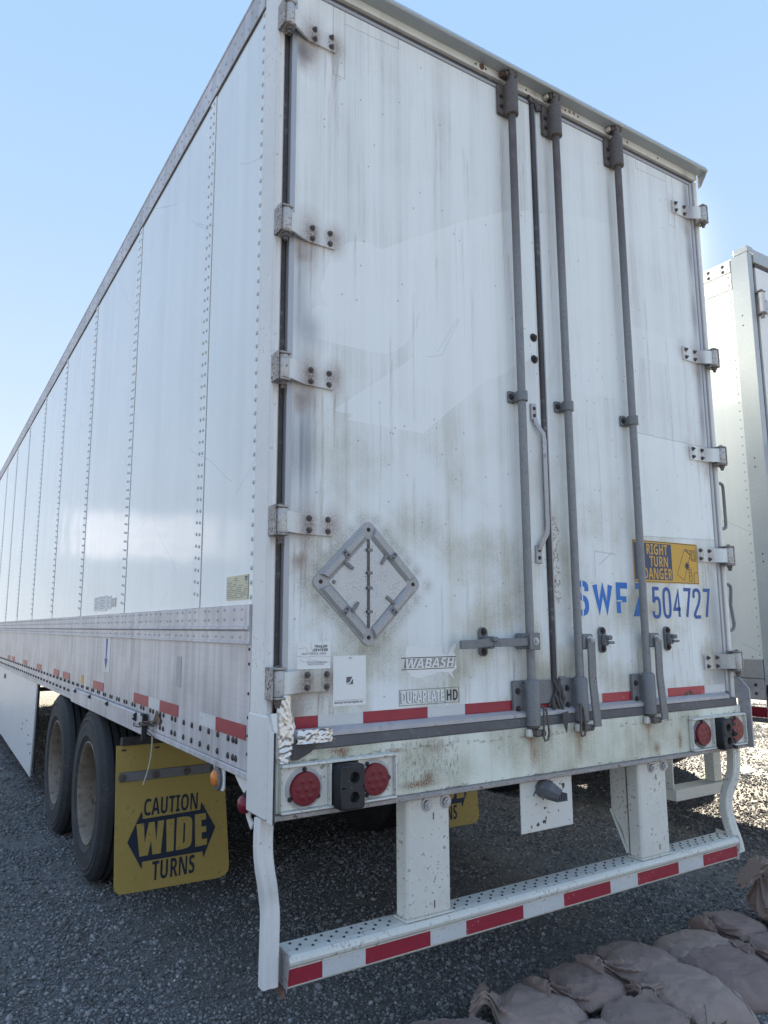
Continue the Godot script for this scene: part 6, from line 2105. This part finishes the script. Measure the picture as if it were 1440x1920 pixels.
func sandbags() -> void:
	var rng := RandomNumberGenerator.new()
	rng.seed = 606
	var cloth := []
	var weave := nseam(512, 0.16, 701, 2)
	for k in 3:
		var t: float = [0.0, 0.06, -0.05][k]
		var m := textured(mottled(512, lin(0.255 + t * 0.7, 0.188 + t * 0.6, 0.160 + t * 0.5), lin(0.335 + t * 0.8, 0.252 + t * 0.7, 0.218 + t * 0.6), lin(0.42, 0.33, 0.28), 0.24, 0.006, 0.14, 711 + k * 5), 2.2, 0.85)
		m.heightmap_enabled = true
		m.heightmap_texture = ImageTexture.create_from_image(weave)
		m.heightmap_scale = 0.22
		m.rim_enabled = true
		m.rim = 0.15
		cloth.append(m)
	# x, z, turn (0: neck towards +x), length, width, height, tied, tilt, lift, label
	var bags := [
		[-0.52, -0.02, 2.6, 0.44, 0.32, 0.095, 0, 0.0, 0.0, "sandbag at the left end of the row, cut off by the picture's lower edge"],
		[-0.135, -0.03, 2.24, 0.40, 0.29, 0.115, 1, 0.0, 0.0, "sandbag whose knotted neck lies at the left end of the row"],
		[0.175, -0.075, 2.95, 0.38, 0.27, 0.115, 1, 0.0, 0.004, "sandbag with its torn open neck lying on the next bag to the left"],
		[0.515, -0.085, 3.0, 0.43, 0.26, 0.125, 1, 0.0, 0.010, "sandbag below the bumper's middle with a frayed neck flap"],
		[0.875, -0.045, 0.1, 0.42, 0.27, 0.110, 0, 0.0, 0.0, "smooth sandbag under the bumper's fourth red stripe, no neck showing"],
		[1.255, -0.095, 3.0, 0.33, 0.24, 0.115, 1, 0.0, 0.010, "pale sandbag with a ruffled neck just below the upright bag"],
		[1.50, -0.075, 2.35, 0.36, 0.33, 0.25, 1, 0.75, 0.045, "plump upright sandbag with its tied neck standing at the right edge"],
		[0.505, 0.205, 1.35, 0.45, 0.30, 0.125, 0, 0.0, 0.0, "big front sandbag, smooth and bulging, nearest the camera on the right"],
		[0.815, 0.185, 1.15, 0.48, 0.34, 0.115, 0, 0.0, 0.0, "broad front sandbag under the ruffled bag, at the right edge"],
		[0.185, 0.235, 0.60, 0.38, 0.29, 0.098, 1, 0.0, 0.0, "low front sandbag with a crumpled neck tucked against the big bag"],
		[-0.07, 0.245, 2.9, 0.36, 0.28, 0.085, 0, 0.0, 0.0, "sandbag at the lower edge of the picture, only its top showing"],
		[1.20, 0.165, 2.85, 0.36, 0.28, 0.105, 1, 0.0, 0.0, "sandbag with a dark gathered neck below the upright bag, at the edge"],
	]
	for k in bags.size():
		var q: Array = bags[k]
		var up: bool = q[7] > 0.1
		var mb := bag_mb(rng, q[3] * (1.0 if up else 1.07), q[4] * (1.0 if up else 1.10), q[5] * (1.0 if up else 0.82), float(q[6]), 0.0)
		var o := put("sandbag", self, [mb, cloth[k % 3]], q[9])
		o.set_meta("category", "sandbag")
		o.set_meta("group", "sandbags in a row behind the trailer")
		o.position = V(q[0], q[8] - 0.012, q[1])
		o.rotation = V(0, q[2], q[7])
		var sw := MB.new()
		sw.tube(seam_path, 0.0024, 5)
		put("seam", o, [sw, cloth[(k + 1) % 3]])
		if q[6]:
			# string round the throat
			var st := MB.new()
			var ring := []
			for i in 13:
				var a := TAU * i / 12.0
				ring.append(V(0.405 * q[3] * (1.0 if up else 1.07), q[5] * (0.5 if up else 0.41) + 0.045 + cos(a) * 0.018 * (q[5] / 0.12), sin(a) * 0.026))
			st.tube(ring, 0.0035, 6)
			put("tie_string", o, [st, M.steel_dark])

func weed() -> void:
	var rng := RandomNumberGenerator.new()
	rng.seed = 88
	var lf := MB.new()
	var stem := MB.new()
	for k in 9:
		var a := rng.randf() * TAU
		var tip := V(cos(a) * rng.randf_range(0.03, 0.09), rng.randf_range(0.04, 0.10), sin(a) * rng.randf_range(0.03, 0.09))
		var path := []
		for i in 6:
			var t := i / 5.0
			path.append(V(tip.x * t, tip.y * sin(t * 1.5), tip.z * t))
		stem.tube(path, 0.0012, 5)
		for i in 12:
			var t := rng.randf_range(0.25, 1.0)
			var p: Vector3 = V(tip.x * t, tip.y * sin(t * 1.5), tip.z * t)
			var d := V(rng.randf_range(-1, 1), rng.randf_range(-0.2, 0.8), rng.randf_range(-1, 1)).normalized() * rng.randf_range(0.010, 0.020)
			var sd := d.cross(V(0.2, 1, 0.1)).normalized() * 0.0022
			lf.quada(p, p + d * 0.5 + sd, p + d, p + d * 0.5 - sd, V(0, 1, 0))
	var root := thing("weed", "small dark green weed growing in front of the front sandbags", "weed", V(0.335, -0.01, 0.395))
	put("stems", root, [stem, mat(0.06, 0.08, 0.03, 0.8)])
	put("leaves", root, [lf, mat(0.045, 0.085, 0.035, 0.7)])
